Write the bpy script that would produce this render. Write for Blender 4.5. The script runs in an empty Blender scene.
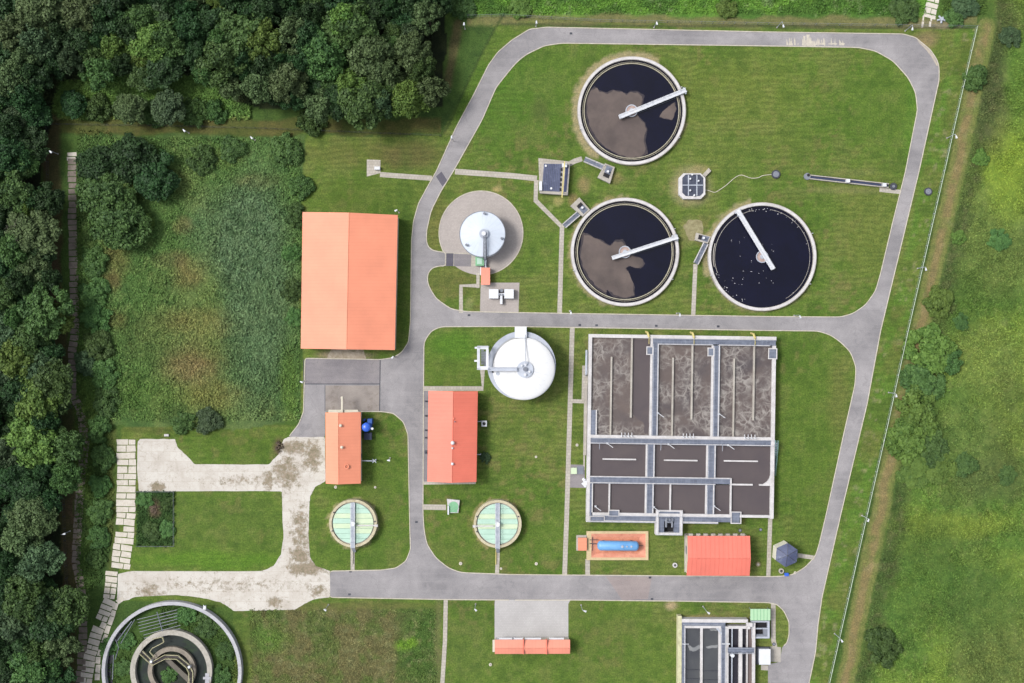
import bpy, bmesh, math, random
import numpy as np
from mathutils import Vector, Matrix
from mathutils.geometry import tessellate_polygon

# ------------------------------------------------------------------ camera, world, sun, exposure
H = 330.0            # flying height, metres
S = 0.30             # metres on the ground per picture pixel
SC = bpy.context.scene
COL = SC.collection
cd = bpy.data.cameras.new('camera'); cam = bpy.data.objects.new('camera', cd); COL.objects.link(cam)
cam.location = (0, 0, H); cam.rotation_euler = (0, 0, 0)
cd.sensor_width = 36; cd.lens = 36 * H / (1024 * S); cd.clip_start = 1; cd.clip_end = 9000
SC.camera = cam
SC.view_settings.view_transform = 'Standard'; SC.view_settings.look = 'None'
SC.view_settings.gamma = 1; SC.view_settings.use_curve_mapping = False
SC.view_settings.exposure = 1.13
SUN_EL, SUN_AZ = 53.0, 286.0      # degrees, azimuth clockwise from picture-up
wd = bpy.data.worlds.new('World'); SC.world = wd; wd.use_nodes = True
nt = wd.node_tree; nt.nodes.clear()
wo = nt.nodes.new('ShaderNodeOutputWorld'); bg = nt.nodes.new('ShaderNodeBackground')
sk = nt.nodes.new('ShaderNodeTexSky'); sk.sky_type = 'NISHITA'; sk.sun_disc = False
sk.sun_elevation = math.radians(SUN_EL); sk.sun_rotation = math.radians(SUN_AZ)
sk.dust_density = 4.0; sk.air_density = 1.0; sk.ozone_density = 1.0
hs = nt.nodes.new('ShaderNodeHueSaturation'); hs.inputs['Saturation'].default_value = 0.32
nt.links.new(sk.outputs[0], hs.inputs['Color']); nt.links.new(hs.outputs[0], bg.inputs['Color'])
bg.inputs['Strength'].default_value = 0.115; nt.links.new(bg.outputs[0], wo.inputs[0])
sl = bpy.data.lights.new('sun', 'SUN'); so = bpy.data.objects.new('sun', sl); COL.objects.link(so)
sl.energy = 1.5; sl.angle = math.radians(15); sl.color = (1.0, 0.955, 0.89)
_e, _a = math.radians(SUN_EL), math.radians(SUN_AZ)
sv = Vector((math.sin(_a) * math.cos(_e), math.cos(_a) * math.cos(_e), math.sin(_e)))
so.rotation_euler = (-sv).to_track_quat('-Z', 'Y').to_euler(); so.location = sv * 300

# ------------------------------------------------------------------ helpers
EXPO = 2.0
def s2l(c):
    c = c / 255.0
    return c / 12.92 if c <= 0.04045 else ((c + 0.055) / 1.055) ** 2.4
def A(r, g, b, k=1.0):
    return tuple(min(0.85, s2l(x) / EXPO * k) for x in (r, g, b))
def W(px, py, h=0.0):
    k = S * (H - h) / H
    return ((px - 512) * k, (341.5 - py) * k)
class Fr:
    def __init__(s, h=0.0, o=(0, 0), th=0.0):
        s.h, s.o = h, o; s.c, s.s = math.cos(math.radians(th)), math.sin(math.radians(th)); s.k = S * (H - h) / H
    def __call__(s, u, v):
        return W(s.o[0] + u * s.c - v * s.s, s.o[1] + u * s.s + v * s.c, s.h)
G0 = Fr()
ORG = {}
class MB:
    def __init__(s, fr=G0): s.fr = fr; s.v = []; s.f = []; s.sheetlike = False
    def add(s, vs, fs):
        n = len(s.v); s.v += [tuple(v) for v in vs]; s.f += [tuple(i + n for i in f) for f in fs]; return s
    def prism(s, pts, z0, z1):
        p = [s.fr(*q) for q in pts]; n = len(p)
        vs = [(x, y, z0) for x, y in p] + [(x, y, z1) for x, y in p]
        fs = [tuple(range(n)), tuple(range(n, 2 * n))] + [(i, (i + 1) % n, n + (i + 1) % n, n + i) for i in range(n)]
        return s.add(vs, fs)
    def box(s, u0, v0, u1, v1, z0, z1): return s.prism([(u0, v0), (u1, v0), (u1, v1), (u0, v1)], z0, z1)
    def cyl(s, u, v, r, z0, z1, n=24, r1=None):
        r1 = r if r1 is None else r1; x, y = s.fr(u, v); a = r * s.fr.k; b = r1 * s.fr.k
        vs = [(x + a * math.cos(t), y + a * math.sin(t), z0) for t in [2 * math.pi * i / n for i in range(n)]]
        vs += [(x + b * math.cos(t), y + b * math.sin(t), z1) for t in [2 * math.pi * i / n for i in range(n)]]
        fs = [tuple(range(n)), tuple(range(n, 2 * n))] + [(i, (i + 1) % n, n + (i + 1) % n, n + i) for i in range(n)]
        return s.add(vs, fs)
    def ring(s, u, v, r0, r1, z0, z1, n=128, a0=0, a1=360):
        x, y = s.fr(u, v); full = abs(a1 - a0) >= 360; m = n if full else n + 1
        vs = []
        for i in range(m):
            t = math.radians(a0 + (a1 - a0) * i / n)
            for r, z in ((r0, z0), (r1, z0), (r1, z1), (r0, z1)):
                vs.append((x + r * s.fr.k * math.cos(t), y - r * s.fr.k * math.sin(t), z))
        fs = []
        for i in range(n):
            j = (i + 1) % m
            for k in range(4):
                fs.append((4 * i + k, 4 * j + k, 4 * j + (k + 1) % 4, 4 * i + (k + 1) % 4))
        if not full: fs += [(0, 1, 2, 3), tuple(4 * (m - 1) + k for k in range(4))]
        return s.add(vs, fs)
    def dome(s, u, v, r, z0, h, n=64, m=8, flat=False):
        x, y = s.fr(u, v); R = r * s.fr.k; vs = []; fs = []
        for i in range(m):
            t = math.pi / 2 * i / m
            rr, zz = (R * (1 - i / m), z0 + h * i / m) if flat else (R * math.cos(t), z0 + h * math.sin(t))
            vs += [(x + rr * math.cos(2 * math.pi * k / n), y + rr * math.sin(2 * math.pi * k / n), zz) for k in range(n)]
        vs.append((x, y, z0 + h))
        for i in range(m - 1):
            fs += [(i * n + k, i * n + (k + 1) % n, (i + 1) * n + (k + 1) % n, (i + 1) * n + k) for k in range(n)]
        fs += [((m - 1) * n + k, (m - 1) * n + (k + 1) % n, m * n) for k in range(n)]
        fs.append(tuple(range(n)))
        return s.add(vs, fs)
    def tube(s, p, q, rad, n=6, r2=None):
        a = Vector((*s.fr(p[0], p[1]), p[2])); b = Vector((*s.fr(q[0], q[1]), q[2])); return s.wtube(a, b, rad, n, r2)
    def wtube(s, a, b, rad, n=6, r2=None):
        r2 = rad if r2 is None else r2
        d = (b - a); 
        if d.length < 1e-6: return s
        d.normalize(); x = d.orthogonal().normalized(); y = d.cross(x)
        vs = [a + (x * math.cos(2 * math.pi * i / n) + y * math.sin(2 * math.pi * i / n)) * rad for i in range(n)]
        vs += [b + (x * math.cos(2 * math.pi * i / n) + y * math.sin(2 * math.pi * i / n)) * r2 for i in range(n)]
        fs = [tuple(range(n)), tuple(range(n, 2 * n))] + [(i, (i + 1) % n, n + (i + 1) % n, n + i) for i in range(n)]
        return s.add(vs, fs)
    def path(s, pts, rad, n=6):
        for a, b in zip(pts[:-1], pts[1:]): s.tube(a, b, rad, n)
        return s
    def rail(s, pts, z, h=1.0, gap=6.0, rad=0.045):
        """hand rail: top and mid tube over posts along a polyline of frame points"""
        for (a, b) in zip(pts[:-1], pts[1:]):
            L = math.hypot(b[0] - a[0], b[1] - a[1]); n = max(1, int(round(L / gap)))
            s.tube((a[0], a[1], z + h), (b[0], b[1], z + h), rad, 5); s.tube((a[0], a[1], z + h * .5), (b[0], b[1], z + h * .5), rad * .7, 4)
            for i in range(n + 1):
                t = i / n; u = a[0] + (b[0] - a[0]) * t; v = a[1] + (b[1] - a[1]) * t
                s.tube((u, v, z), (u, v, z + h), rad, 5)
        return s
    def sheet(s, pts, z, holes=()):
        loops = [[Vector((*s.fr(*q), 0)) for q in L] for L in ([pts] + list(holes))]
        tri = tessellate_polygon(loops); flat = [p for L in loops for p in L]
        s.sheetlike = True
        return s.add([(p.x, p.y, z) for p in flat], [t for t in tri])
    def strip(s, pts, w, z, closed=False, z1=None):
        """ribbon of width w (px) along the polyline; with z1 a solid bar"""
        n = len(pts); L = []; R = []
        for i in range(n):
            a = pts[i - 1] if (i or closed) else pts[i]; b = pts[(i + 1) % n] if (i < n - 1 or closed) else pts[i]
            dx, dy = b[0] - a[0], b[1] - a[1]; l = math.hypot(dx, dy) or 1; nx, ny = -dy / l, dx / l
            L.append((pts[i][0] + nx * w / 2, pts[i][1] + ny * w / 2)); R.append((pts[i][0] - nx * w / 2, pts[i][1] - ny * w / 2))
        m = n if closed else n - 1
        if z1 is None:
            s.sheetlike = True
            vs = [(*s.fr(*q), z) for q in L] + [(*s.fr(*q), z) for q in R]
            return s.add(vs, [(i, (i + 1) % n, n + (i + 1) % n, n + i) for i in range(m)])
        vs = [(*s.fr(*q), zz) for q in L for zz in (z,)] + [(*s.fr(*q), z) for q in R] + [(*s.fr(*q), z1) for q in L] + [(*s.fr(*q), z1) for q in R]
        fs = []
        for i in range(m):
            j = (i + 1) % n
            fs += [(2 * n + i, 2 * n + j, 3 * n + j, 3 * n + i), (i, j, 2 * n + j, 2 * n + i), (n + i, n + j, 3 * n + j, 3 * n + i), (i, j, n + j, n + i)]
        if not closed: fs += [(0, n, 3 * n, 2 * n), (n - 1, 2 * n - 1, 4 * n - 1, 3 * n - 1)]
        return s.add(vs, fs)
    def build(s, name, mat, parent=None, smooth=False, org=None):
        if parent is not None: o0 = ORG[parent.as_pointer()]
        elif org is not None: o0 = Vector(org)
        else:
            xs = [v[0] for v in s.v]; ys = [v[1] for v in s.v]
            o0 = Vector(((min(xs) + max(xs)) / 2, (min(ys) + max(ys)) / 2, min(v[2] for v in s.v)))
        me = bpy.data.meshes.new(name)
        me.from_pydata([(a - o0.x, b - o0.y, c - o0.z) for a, b, c in s.v], [], s.f)
        bm = bmesh.new(); bm.from_mesh(me)
        if s.sheetlike:
            for f in bm.faces:
                f.normal_update()
                if f.normal.z < 0: f.normal_flip()
        else: bmesh.ops.recalc_face_normals(bm, faces=bm.faces)
        bm.to_mesh(me); bm.free()
        if smooth:
            me.shade_smooth()
            try: me.set_sharp_from_angle(angle=math.radians(35))
            except Exception: pass
        me.materials.append(mat)
        o = bpy.data.objects.new(name, me); COL.objects.link(o); ORG[o.as_pointer()] = o0
        if parent is not None: o.parent = parent
        else: o.location = o0
        return o
def tag(o, label=None, cat=None, group=None, kind=None):
    if label: o['label'] = label
    if cat: o['category'] = cat
    if group: o['group'] = group
    if kind: o['kind'] = kind
    return o
def thing(name, label, cat, px, py, group=None, h=0.0, z=0.0, rz=0.0):
    o = bpy.data.objects.new(name, None); COL.objects.link(o); x, y = W(px, py, h)
    o.location = (x, y, z); o.empty_display_size = .5; ORG[o.as_pointer()] = Vector((x, y, z))
    return tag(o, label, cat, group)
def struct(mb, name, mat, kind='structure'):
    return tag(mb.build(name, mat), kind=kind)
def rounded(pts, d=2.5, it=2, closed=True):
    for _ in range(it):
        out = []; n = len(pts)
        for i in range(n):
            if not closed and i in (0, n - 1): out.append(pts[i]); continue
            p = pts[i]
            for q in (pts[i - 1], pts[(i + 1) % n]):
                l = math.hypot(q[0] - p[0], q[1] - p[1]); t = min(.25, d / l) if l > 1e-6 else 0
                out.append((p[0] + (q[0] - p[0]) * t, p[1] + (q[1] - p[1]) * t))
        pts = out
    return pts

def wobble(pts, seed, amp=.9, sub=5):
    rnd = random.Random(seed); out = []
    for i in range(len(pts)):
        a, b = pts[i], pts[(i + 1) % len(pts)]
        for k in range(sub):
            t = k / sub; out.append((a[0] + (b[0] - a[0]) * t + rnd.uniform(-amp, amp) * (k > 0) * .7, a[1] + (b[1] - a[1]) * t + rnd.uniform(-amp, amp) * (k > 0) * .7))
    return rounded(out, 1.0, 1)

# ------------------------------------------------------------------ materials
def nd(nt, t, **kw):
    n = nt.nodes.new(t)
    for k, v in kw.items(): setattr(n, k, v)
    return n
def base_mat(name, rough=.8, spec=.3, metal=0.0):
    m = bpy.data.materials.new(name); m.use_nodes = True; n = m.node_tree
    b = n.nodes['Principled BSDF']; b.inputs['Roughness'].default_value = rough
    b.inputs['Specular IOR Level'].default_value = spec; b.inputs['Metallic'].default_value = metal
    return m, n, b
def noise(n, vec, scale, detail=4, rough=.55, dist=0.0):
    x = nd(n, 'ShaderNodeTexNoise'); x.inputs['Scale'].default_value = scale; x.inputs['Detail'].default_value = detail
    x.inputs['Roughness'].default_value = rough; x.inputs['Distortion'].default_value = dist
    n.links.new(vec, x.inputs['Vector']); return x.outputs['Fac']
def ramp(n, fac, stops):
    r = nd(n, 'ShaderNodeValToRGB'); e = r.color_ramp.elements
    while len(e) < len(stops): e.new(.5)
    for k, (p, c) in enumerate(stops):
        e[k].position = p; e[k].color = (*c, 1) if len(c) == 3 else c
    n.links.new(fac, r.inputs[0]); return r.outputs[0]
def mixc(n, fac, a, b, mode='MIX'):
    m = nd(n, 'ShaderNodeMix', data_type='RGBA', blend_type=mode)
    for sock, v in ((m.inputs[0], fac), (m.inputs[6], a), (m.inputs[7], b)):
        if isinstance(v, (int, float)): sock.default_value = v
        elif isinstance(v, tuple): sock.default_value = (*v, 1) if len(v) == 3 else v
        else: n.links.new(v, sock)
    return m.outputs[2]
def math2(n, op, a, b=0.0, clamp=False):
    m = nd(n, 'ShaderNodeMath', operation=op); m.use_clamp = clamp
    for sock, v in zip(m.inputs, (a, b)):
        if isinstance(v, (int, float)): sock.default_value = v
        else: n.links.new(v, sock)
    return m.outputs[0]
def pos(n): return nd(n, 'ShaderNodeNewGeometry').outputs['Position']
def bump(n, b, fac, strength, dist=.1):
    u = nd(n, 'ShaderNodeBump'); u.inputs['Strength'].default_value = strength; u.inputs['Distance'].default_value = dist
    n.links.new(fac, u.inputs['Height']); n.links.new(u.outputs[0], b.inputs['Normal'])
def surf(name, c1, c2=None, scale=.35, rough=.8, spec=.3, metal=0.0, fine=.12, bmp=.0, stain=None, stain_amt=.5, stain_scale=.12):
    """mottled weathered surface: broad blend c1-c2, fine grain, optional stains"""
    m, n, b = base_mat(name, rough, spec, metal); P = pos(n)
    c2 = c2 or tuple(x * .86 for x in c1)
    f = noise(n, P, scale, 6, .6); c = ramp(n, f, [(.33, c2), (.67, c1)])
    if stain:
        f2 = noise(n, P, stain_scale, 8, .7, .4); msk = ramp(n, f2, [(.52, (0, 0, 0)), (.68, (stain_amt,) * 3)])
        c = mixc(n, msk, c, stain)
    g = noise(n, P, 3.3, 3, .7); gr = ramp(n, g, [(.25, (1 - fine,) * 3), (.75, (1 + fine,) * 3)])
    c = mixc(n, 1.0, c, gr, 'MULTIPLY'); n.links.new(c, b.inputs['Base Color'])
    if bmp: bump(n, b, g, bmp)
    return m
MAT = {}
MAT['concrete'] = surf('concrete', A(205, 200, 192), A(180, 174, 166), stain=A(140, 132, 118), stain_amt=.45)
MAT['white_wall'] = surf('painted concrete wall top', A(236, 234, 236), A(212, 210, 212), stain=A(170, 165, 155), stain_amt=.35, scale=.6)
MAT['cream_wall'] = surf('cream rendered wall', A(238, 232, 215), A(220, 214, 196), scale=.6)
MAT['kerb'] = surf('kerb stone', A(226, 220, 206), A(200, 192, 174), scale=.8)
MAT['white_metal'] = surf('white coated metal', A(246, 249, 255), A(235, 240, 250), rough=.45, spec=.4, fine=.03, stain=A(195, 200, 205), stain_amt=.25)
MAT['pale_metal'] = surf('pale galvanised metal', A(205, 212, 225), A(180, 188, 204), rough=.5, spec=.4, fine=.05)
MAT['steel'] = surf('grey steel', A(150, 156, 168), A(122, 128, 142), rough=.5, spec=.4, fine=.08)
MAT['dark_steel'] = surf('dark steel', A(84, 88, 100), A(60, 62, 74), rough=.55)
MAT['black'] = surf('dark opening', A(38, 38, 44), A(24, 24, 30), rough=.7)
MAT['bark'] = surf('bark', A(92, 80, 64), A(60, 52, 42), scale=2.0)
MAT['sand'] = surf('sandy soil', A(172, 166, 128), A(140, 132, 96), scale=.8, fine=.25, bmp=.5)
MAT['yellow'] = surf('yellow paint', A(238, 225, 150), A(215, 200, 130))
MAT['blue'] = surf('blue paint', A(62, 122, 248), A(48, 100, 225), rough=.35, spec=.5)
MAT['sky_blue'] = surf('sky blue paint', A(130, 192, 250), A(112, 176, 240), rough=.4, spec=.5, fine=.04)
MAT['mint'] = surf('mint green fibreglass', A(204, 240, 222), A(190, 226, 208), rough=.5, fine=.05)
MAT['lime'] = surf('pale green fibreglass', A(228, 246, 212), A(212, 234, 198), rough=.5, fine=.05)
MAT['leaf_green_lid'] = surf('green lid', A(150, 210, 165), A(130, 190, 148), rough=.5)
def roof_mat(name, c, along='X', pitch=1.0):
    m, n, b = base_mat(name, .55, .35); P = pos(n)
    f = noise(n, P, .15, 6, .6); c0 = ramp(n, f, [(.3, tuple(x * .9 for x in c)), (.7, tuple(min(.9, x * 1.05) for x in c))])
    w = nd(n, 'ShaderNodeTexWave', wave_type='BANDS', bands_direction=along); w.inputs['Scale'].default_value = .314 / pitch
    w.inputs['Distortion'].default_value = 0; n.links.new(P, w.inputs['Vector'])
    r = ramp(n, w.outputs['Fac'], [(.0, (.9,) * 3), (.12, (1,) * 3)])
    c1 = mixc(n, .6, c0, r, 'MULTIPLY')
    g = noise(n, P, 1.2, 6, .75); c1 = mixc(n, ramp(n, g, [(.62, (0, 0, 0)), (.8, (.22,) * 3)]), c1, A(200, 150, 125))
    n.links.new(c1, b.inputs['Base Color']); return m
MAT['orange_roof'] = roof_mat('orange sheet roof', A(255, 163, 130), 'Y', 1.0)
MAT['red_roof'] = roof_mat('coral red sheet roof', A(255, 138, 116), 'Y', 1.2)
MAT['red_roof_x'] = roof_mat('coral red sheet roof cross', A(255, 138, 120), 'X', 1.0)
MAT['orange_roof_x'] = roof_mat('orange sheet roof cross', A(255, 164, 140), 'X', 1.0)
MAT['orange_pit'] = surf('orange painted concrete', A(245, 168, 138), A(222, 140, 112), stain=A(165, 100, 85), stain_amt=.6, stain_scale=.5)
MAT['slate'] = surf('slate blue roof sheet', A(104, 112, 144), A(84, 92, 124), rough=.45, stain=A(150, 160, 185), stain_amt=.5, stain_scale=.5)

def asphalt(name, c, c2):
    m, n, b = base_mat(name, .85, .25); P = pos(n)
    c0 = ramp(n, noise(n, P, .06, 8, .7, .3), [(.38, c2), (.62, c)])
    # long tyre-polished streaks and repairs
    mp = nd(n, 'ShaderNodeMapping'); mp.inputs['Scale'].default_value = (.04, .55, 1); n.links.new(P, mp.inputs['Vector'])
    s = noise(n, mp.outputs[0], 1.0, 5, .6); c0 = mixc(n, ramp(n, s, [(.5, (0, 0, 0)), (.75, (.35,) * 3)]), c0, tuple(x * 1.22 for x in c))
    st = noise(n, P, .25, 8, .8); c0 = mixc(n, ramp(n, st, [(.6, (0, 0, 0)), (.72, (.3,) * 3)]), c0, tuple(x * .6 for x in c2))
    g = noise(n, P, 4.0, 2, .8); c0 = mixc(n, 1.0, c0, ramp(n, g, [(.35, (.88,) * 3), (.65, (1.12,) * 3)]), 'MULTIPLY')
    v = nd(n, 'ShaderNodeTexVoronoi', feature='DISTANCE_TO_EDGE'); v.inputs['Scale'].default_value = .16
    dn = nd(n, 'ShaderNodeTexNoise'); dn.inputs['Scale'].default_value = .4; n.links.new(P, dn.inputs['Vector'])
    vm = nd(n, 'ShaderNodeVectorMath', operation='MULTIPLY_ADD'); n.links.new(dn.outputs['Color'], vm.inputs[0]); vm.inputs[1].default_value = (5, 5, 0); n.links.new(P, vm.inputs[2])
    n.links.new(vm.outputs[0], v.inputs['Vector'])
    c0 = mixc(n, ramp(n, v.outputs['Distance'], [(.0, (.22,) * 3), (.018, (0, 0, 0))]), c0, tuple(x * .45 for x in c2))
    n.links.new(c0, b.inputs['Base Color']); return m
MAT['asphalt'] = asphalt('asphalt', A(176, 173, 176), A(146, 144, 148))
MAT['asphalt_dark'] = asphalt('dark asphalt', A(112, 110, 122), A(98, 96, 108))
MAT['asphalt_mid'] = asphalt('yard asphalt', A(160, 155, 158), A(138, 134, 140))
def paving(name, c, c2, bw=.4, bh=.4, mort=.02, dirt=None, joint=.75):
    m, n, b = base_mat(name, .85, .25); P = pos(n)
    br = nd(n, 'ShaderNodeTexBrick'); br.inputs['Scale'].default_value = 1; br.inputs['Brick Width'].default_value = bw; br.inputs['Row Height'].default_value = bh
    br.inputs['Mortar Size'].default_value = mort; br.inputs['Color1'].default_value = (*c, 1); br.inputs['Color2'].default_value = (*c2, 1)
    br.inputs['Mortar'].default_value = (*[x * joint for x in c2], 1); n.links.new(P, br.inputs['Vector'])
    c0 = mixc(n, 1.0, br.outputs['Color'], ramp(n, noise(n, P, .15, 8, .65), [(.3, (.9,) * 3), (.7, (1.08,) * 3)]), 'MULTIPLY')
    if dirt: c0 = mixc(n, ramp(n, noise(n, P, .3, 9, .75, .5), [(.55, (0, 0, 0)), (.7, (.5,) * 3)]), c0, dirt)
    n.links.new(c0, b.inputs['Base Color']); return m
MAT['paving'] = paving('block paving', A(200, 192, 188), A(190, 182, 178), .4, .4, .03)
MAT['slab_paving'] = paving('pale slab paving', A(206, 200, 190), A(194, 188, 178), .9, .9, .04, A(160, 150, 125))
MAT['forecourt'] = paving('forecourt paving', A(206, 204, 204), A(200, 198, 198), .5, .5, .02)
def dirty_concrete():
    m, n, b = base_mat('old stained concrete', .9, .2); P = pos(n)
    br = nd(n, 'ShaderNodeTexBrick'); br.inputs['Scale'].default_value = 1; br.inputs['Brick Width'].default_value = 3.6; br.inputs['Row Height'].default_value = 3.0
    br.inputs['Mortar Size'].default_value = .035; br.inputs['Color1'].default_value = (*A(230, 226, 219), 1); br.inputs['Color2'].default_value = (*A(222, 217, 209), 1)
    br.inputs['Mortar'].default_value = (*A(206, 198, 186), 1); br.inputs['Bias'].default_value = -.2; n.links.new(P, br.inputs['Vector'])
    c = mixc(n, ramp(n, noise(n, P, .16, 9, .7, .5), [(.45, (0, 0, 0)), (.75, (.75,) * 3)]), br.outputs['Color'], A(192, 182, 170))
    ms = None
    big = noise(n, P, .5, 10, .8, .2)
    for (cx, cy, rx, ry, amt) in [(306, 568, 22, 8, .9), (300, 556, 12, 10, .8), (318, 590, 12, 10, .5), (286, 472, 18, 20, .6), (312, 456, 11, 18, .75), (292, 448, 16, 8, .7), (268, 480, 8, 12, .6), (300, 540, 12, 40, .5), (240, 480, 30, 6, .35), (225, 585, 90, 8, .3), (158, 487, 9, 6, .8), (300, 520, 10, 12, .6), (296, 445, 14, 6, .6), (275, 602, 10, 7, .6), (150, 592, 20, 12, .45)]:
        x, y = W(cx, cy); sub = nd(n, 'ShaderNodeVectorMath', operation='SUBTRACT'); n.links.new(P, sub.inputs[0]); sub.inputs[1].default_value = (x, y, 0)
        dv = nd(n, 'ShaderNodeVectorMath', operation='MULTIPLY'); n.links.new(sub.outputs[0], dv.inputs[0]); dv.inputs[1].default_value = (1 / (rx * S), 1 / (ry * S), 0)
        ln = nd(n, 'ShaderNodeVectorMath', operation='LENGTH'); n.links.new(dv.outputs[0], ln.inputs[0])
        f = math2(n, 'SUBTRACT', 1.25, ln.outputs['Value'], True); f = math2(n, 'MULTIPLY', f, amt, True)
        ms = f if ms is None else math2(n, 'MAXIMUM', ms, f)
    t = math2(n, 'ADD', math2(n, 'MULTIPLY', ms, .36), big); msk = ramp(n, t, [(.57, (0, 0, 0)), (.62, (.5, .5, .5)), (.70, (1, 1, 1))])
    dc = ramp(n, noise(n, P, .9, 5, .7), [(.35, A(134, 128, 104)), (.6, A(172, 158, 140))])
    c = mixc(n, msk, c, dc)
    cr = nd(n, 'ShaderNodeTexVoronoi', feature='DISTANCE_TO_EDGE'); cr.inputs['Scale'].default_value = .22
    dn = nd(n, 'ShaderNodeTexNoise'); dn.inputs['Scale'].default_value = .5; n.links.new(P, dn.inputs['Vector'])
    vm = nd(n, 'ShaderNodeVectorMath', operation='MULTIPLY_ADD'); n.links.new(dn.outputs['Color'], vm.inputs[0]); vm.inputs[1].default_value = (4, 4, 0); n.links.new(P, vm.inputs[2]); n.links.new(vm.outputs[0], cr.inputs['Vector'])
    c = mixc(n, ramp(n, cr.outputs['Distance'], [(0, (.3,) * 3), (.02, (0, 0, 0))]), c, A(150, 140, 118))
    c = mixc(n, 1.0, c, ramp(n, noise(n, P, 3.5, 3, .8), [(.2, (.86,) * 3), (.8, (1.12,) * 3)]), 'MULTIPLY')
    n.links.new(c, b.inputs['Base Color']); return m
MAT['old_concrete'] = dirty_concrete()
def grating():
    m, n, b = base_mat('walkway grating', .6, .4); P = pos(n)
    c = ramp(n, noise(n, P, .5, 6, .7), [(.3, A(98, 106, 126)), (.7, A(134, 142, 160))])
    br = nd(n, 'ShaderNodeTexBrick'); br.inputs['Scale'].default_value = 1; br.inputs['Brick Width'].default_value = 1.2; br.inputs['Row Height'].default_value = 1.0; br.offset = 0
    br.inputs['Mortar Size'].default_value = .07; br.inputs['Color1'].default_value = (.85, .85, .85, 1); br.inputs['Color2'].default_value = (1.1, 1.1, 1.1, 1); br.inputs['Mortar'].default_value = (1.35, 1.35, 1.35, 1)
    n.links.new(P, br.inputs['Vector'])
    n.links.new(mixc(n, .8, c, br.outputs['Color'], 'MULTIPLY'), b.inputs['Base Color']); return m
MAT['grating'] = grating()
def water(name, c, c2, rough=.12, foam=None, fscale=.35, famt=.6, spec=.5, nscale=.12, bs=.05):
    m, n, b = base_mat(name, rough, spec); P = pos(n)
    col = ramp(n, noise(n, P, nscale, 6, .6, .6), [(.3, c2), (.7, c)])
    if foam:
        dn = nd(n, 'ShaderNodeTexNoise'); dn.inputs['Scale'].default_value = .5; dn.inputs['Detail'].default_value = 4; n.links.new(P, dn.inputs['Vector'])
        vm = nd(n, 'ShaderNodeVectorMath', operation='MULTIPLY_ADD'); n.links.new(dn.outputs['Color'], vm.inputs[0]); vm.inputs[1].default_value = (3.2, 3.2, 0); n.links.new(P, vm.inputs[2])
        v = nd(n, 'ShaderNodeTexVoronoi', feature='DISTANCE_TO_EDGE'); v.inputs['Scale'].default_value = fscale; n.links.new(vm.outputs[0], v.inputs['Vector'])
        v2 = nd(n, 'ShaderNodeTexVoronoi', feature='DISTANCE_TO_EDGE'); v2.inputs['Scale'].default_value = fscale * 2.1; n.links.new(vm.outputs[0], v2.inputs['Vector'])
        l1 = ramp(n, v.outputs['Distance'], [(0, (1, 1, 1)), (.13, (0, 0, 0))]); l2 = ramp(n, v2.outputs['Distance'], [(0, (.55,) * 3), (.2, (0, 0, 0))])
        ll = mixc(n, 1.0, l1, l2, 'LIGHTEN'); pat = ramp(n, noise(n, P, .13, 4, .6), [(.42, (.04,) * 3), (.58, (1, 1, 1))])
        ll = mixc(n, 1.0, ll, pat, 'MULTIPLY'); ll = mixc(n, 1.0, ll, (famt,) * 3, 'MULTIPLY')
        col = mixc(n, ll, col, foam)
        rr = ramp(n, ll, [(0, (rough,) * 3), (1, (.8,) * 3)]); n.links.new(rr, b.inputs['Roughness'])
    n.links.new(col, b.inputs['Base Color']); bump(n, b, noise(n, P, .8, 4, .6), bs, .3); return m
MAT['scum_film'] = surf('thin sludge film', A(80, 71, 72), A(46, 43, 54), scale=.3, rough=.4, fine=.06)
MAT['dark_water'] = water('clarified water', A(15, 17, 44), A(10, 11, 32), .16, spec=.3)
MAT['brown_water'] = water('activated sludge', A(104, 95, 96), A(94, 86, 90), .35, spec=.3)
MAT['foam_water'] = water('aerated sludge with foam', A(116, 103, 98), A(88, 82, 86), .45, foam=A(182, 177, 172), fscale=.34, famt=.8, spec=.3, nscale=.07)
MAT['grey_water'] = water('grey tank water', A(92, 95, 98), A(72, 74, 82), .3, spec=.3)
MAT['murky_water'] = water('murky channel water', A(48, 46, 58), A(36, 34, 46), .2)
MAT['rust_water'] = water('brown channel water', A(128, 112, 108), A(108, 96, 96), .4, spec=.3)
MAT['scum'] = surf('floating sludge', A(116, 103, 98), A(88, 78, 76), scale=.14, rough=.6, fine=.06, stain=A(96, 84, 84), stain_amt=.5, stain_scale=.2)
def leaf(name, c, c2, k=1.0):
    m, n, b = base_mat(name, .65, .2)
    at = nd(n, 'ShaderNodeAttribute'); at.attribute_name = 'tint'
    oi = nd(n, 'ShaderNodeObjectInfo')
    c = tuple(x * k for x in c); c2 = tuple(x * k for x in c2)
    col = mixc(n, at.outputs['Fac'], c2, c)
    hv = nd(n, 'ShaderNodeHueSaturation'); n.links.new(col, hv.inputs['Color'])
    n.links.new(math2(n, 'ADD', math2(n, 'MULTIPLY', oi.outputs['Random'], .4), .8), hv.inputs['Value'])
    n.links.new(math2(n, 'ADD', math2(n, 'MULTIPLY', oi.outputs['Random'], .03), .488), hv.inputs['Hue'])
    n.links.new(hv.outputs[0], b.inputs['Base Color'])
    return m
LK = 1.12
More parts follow.
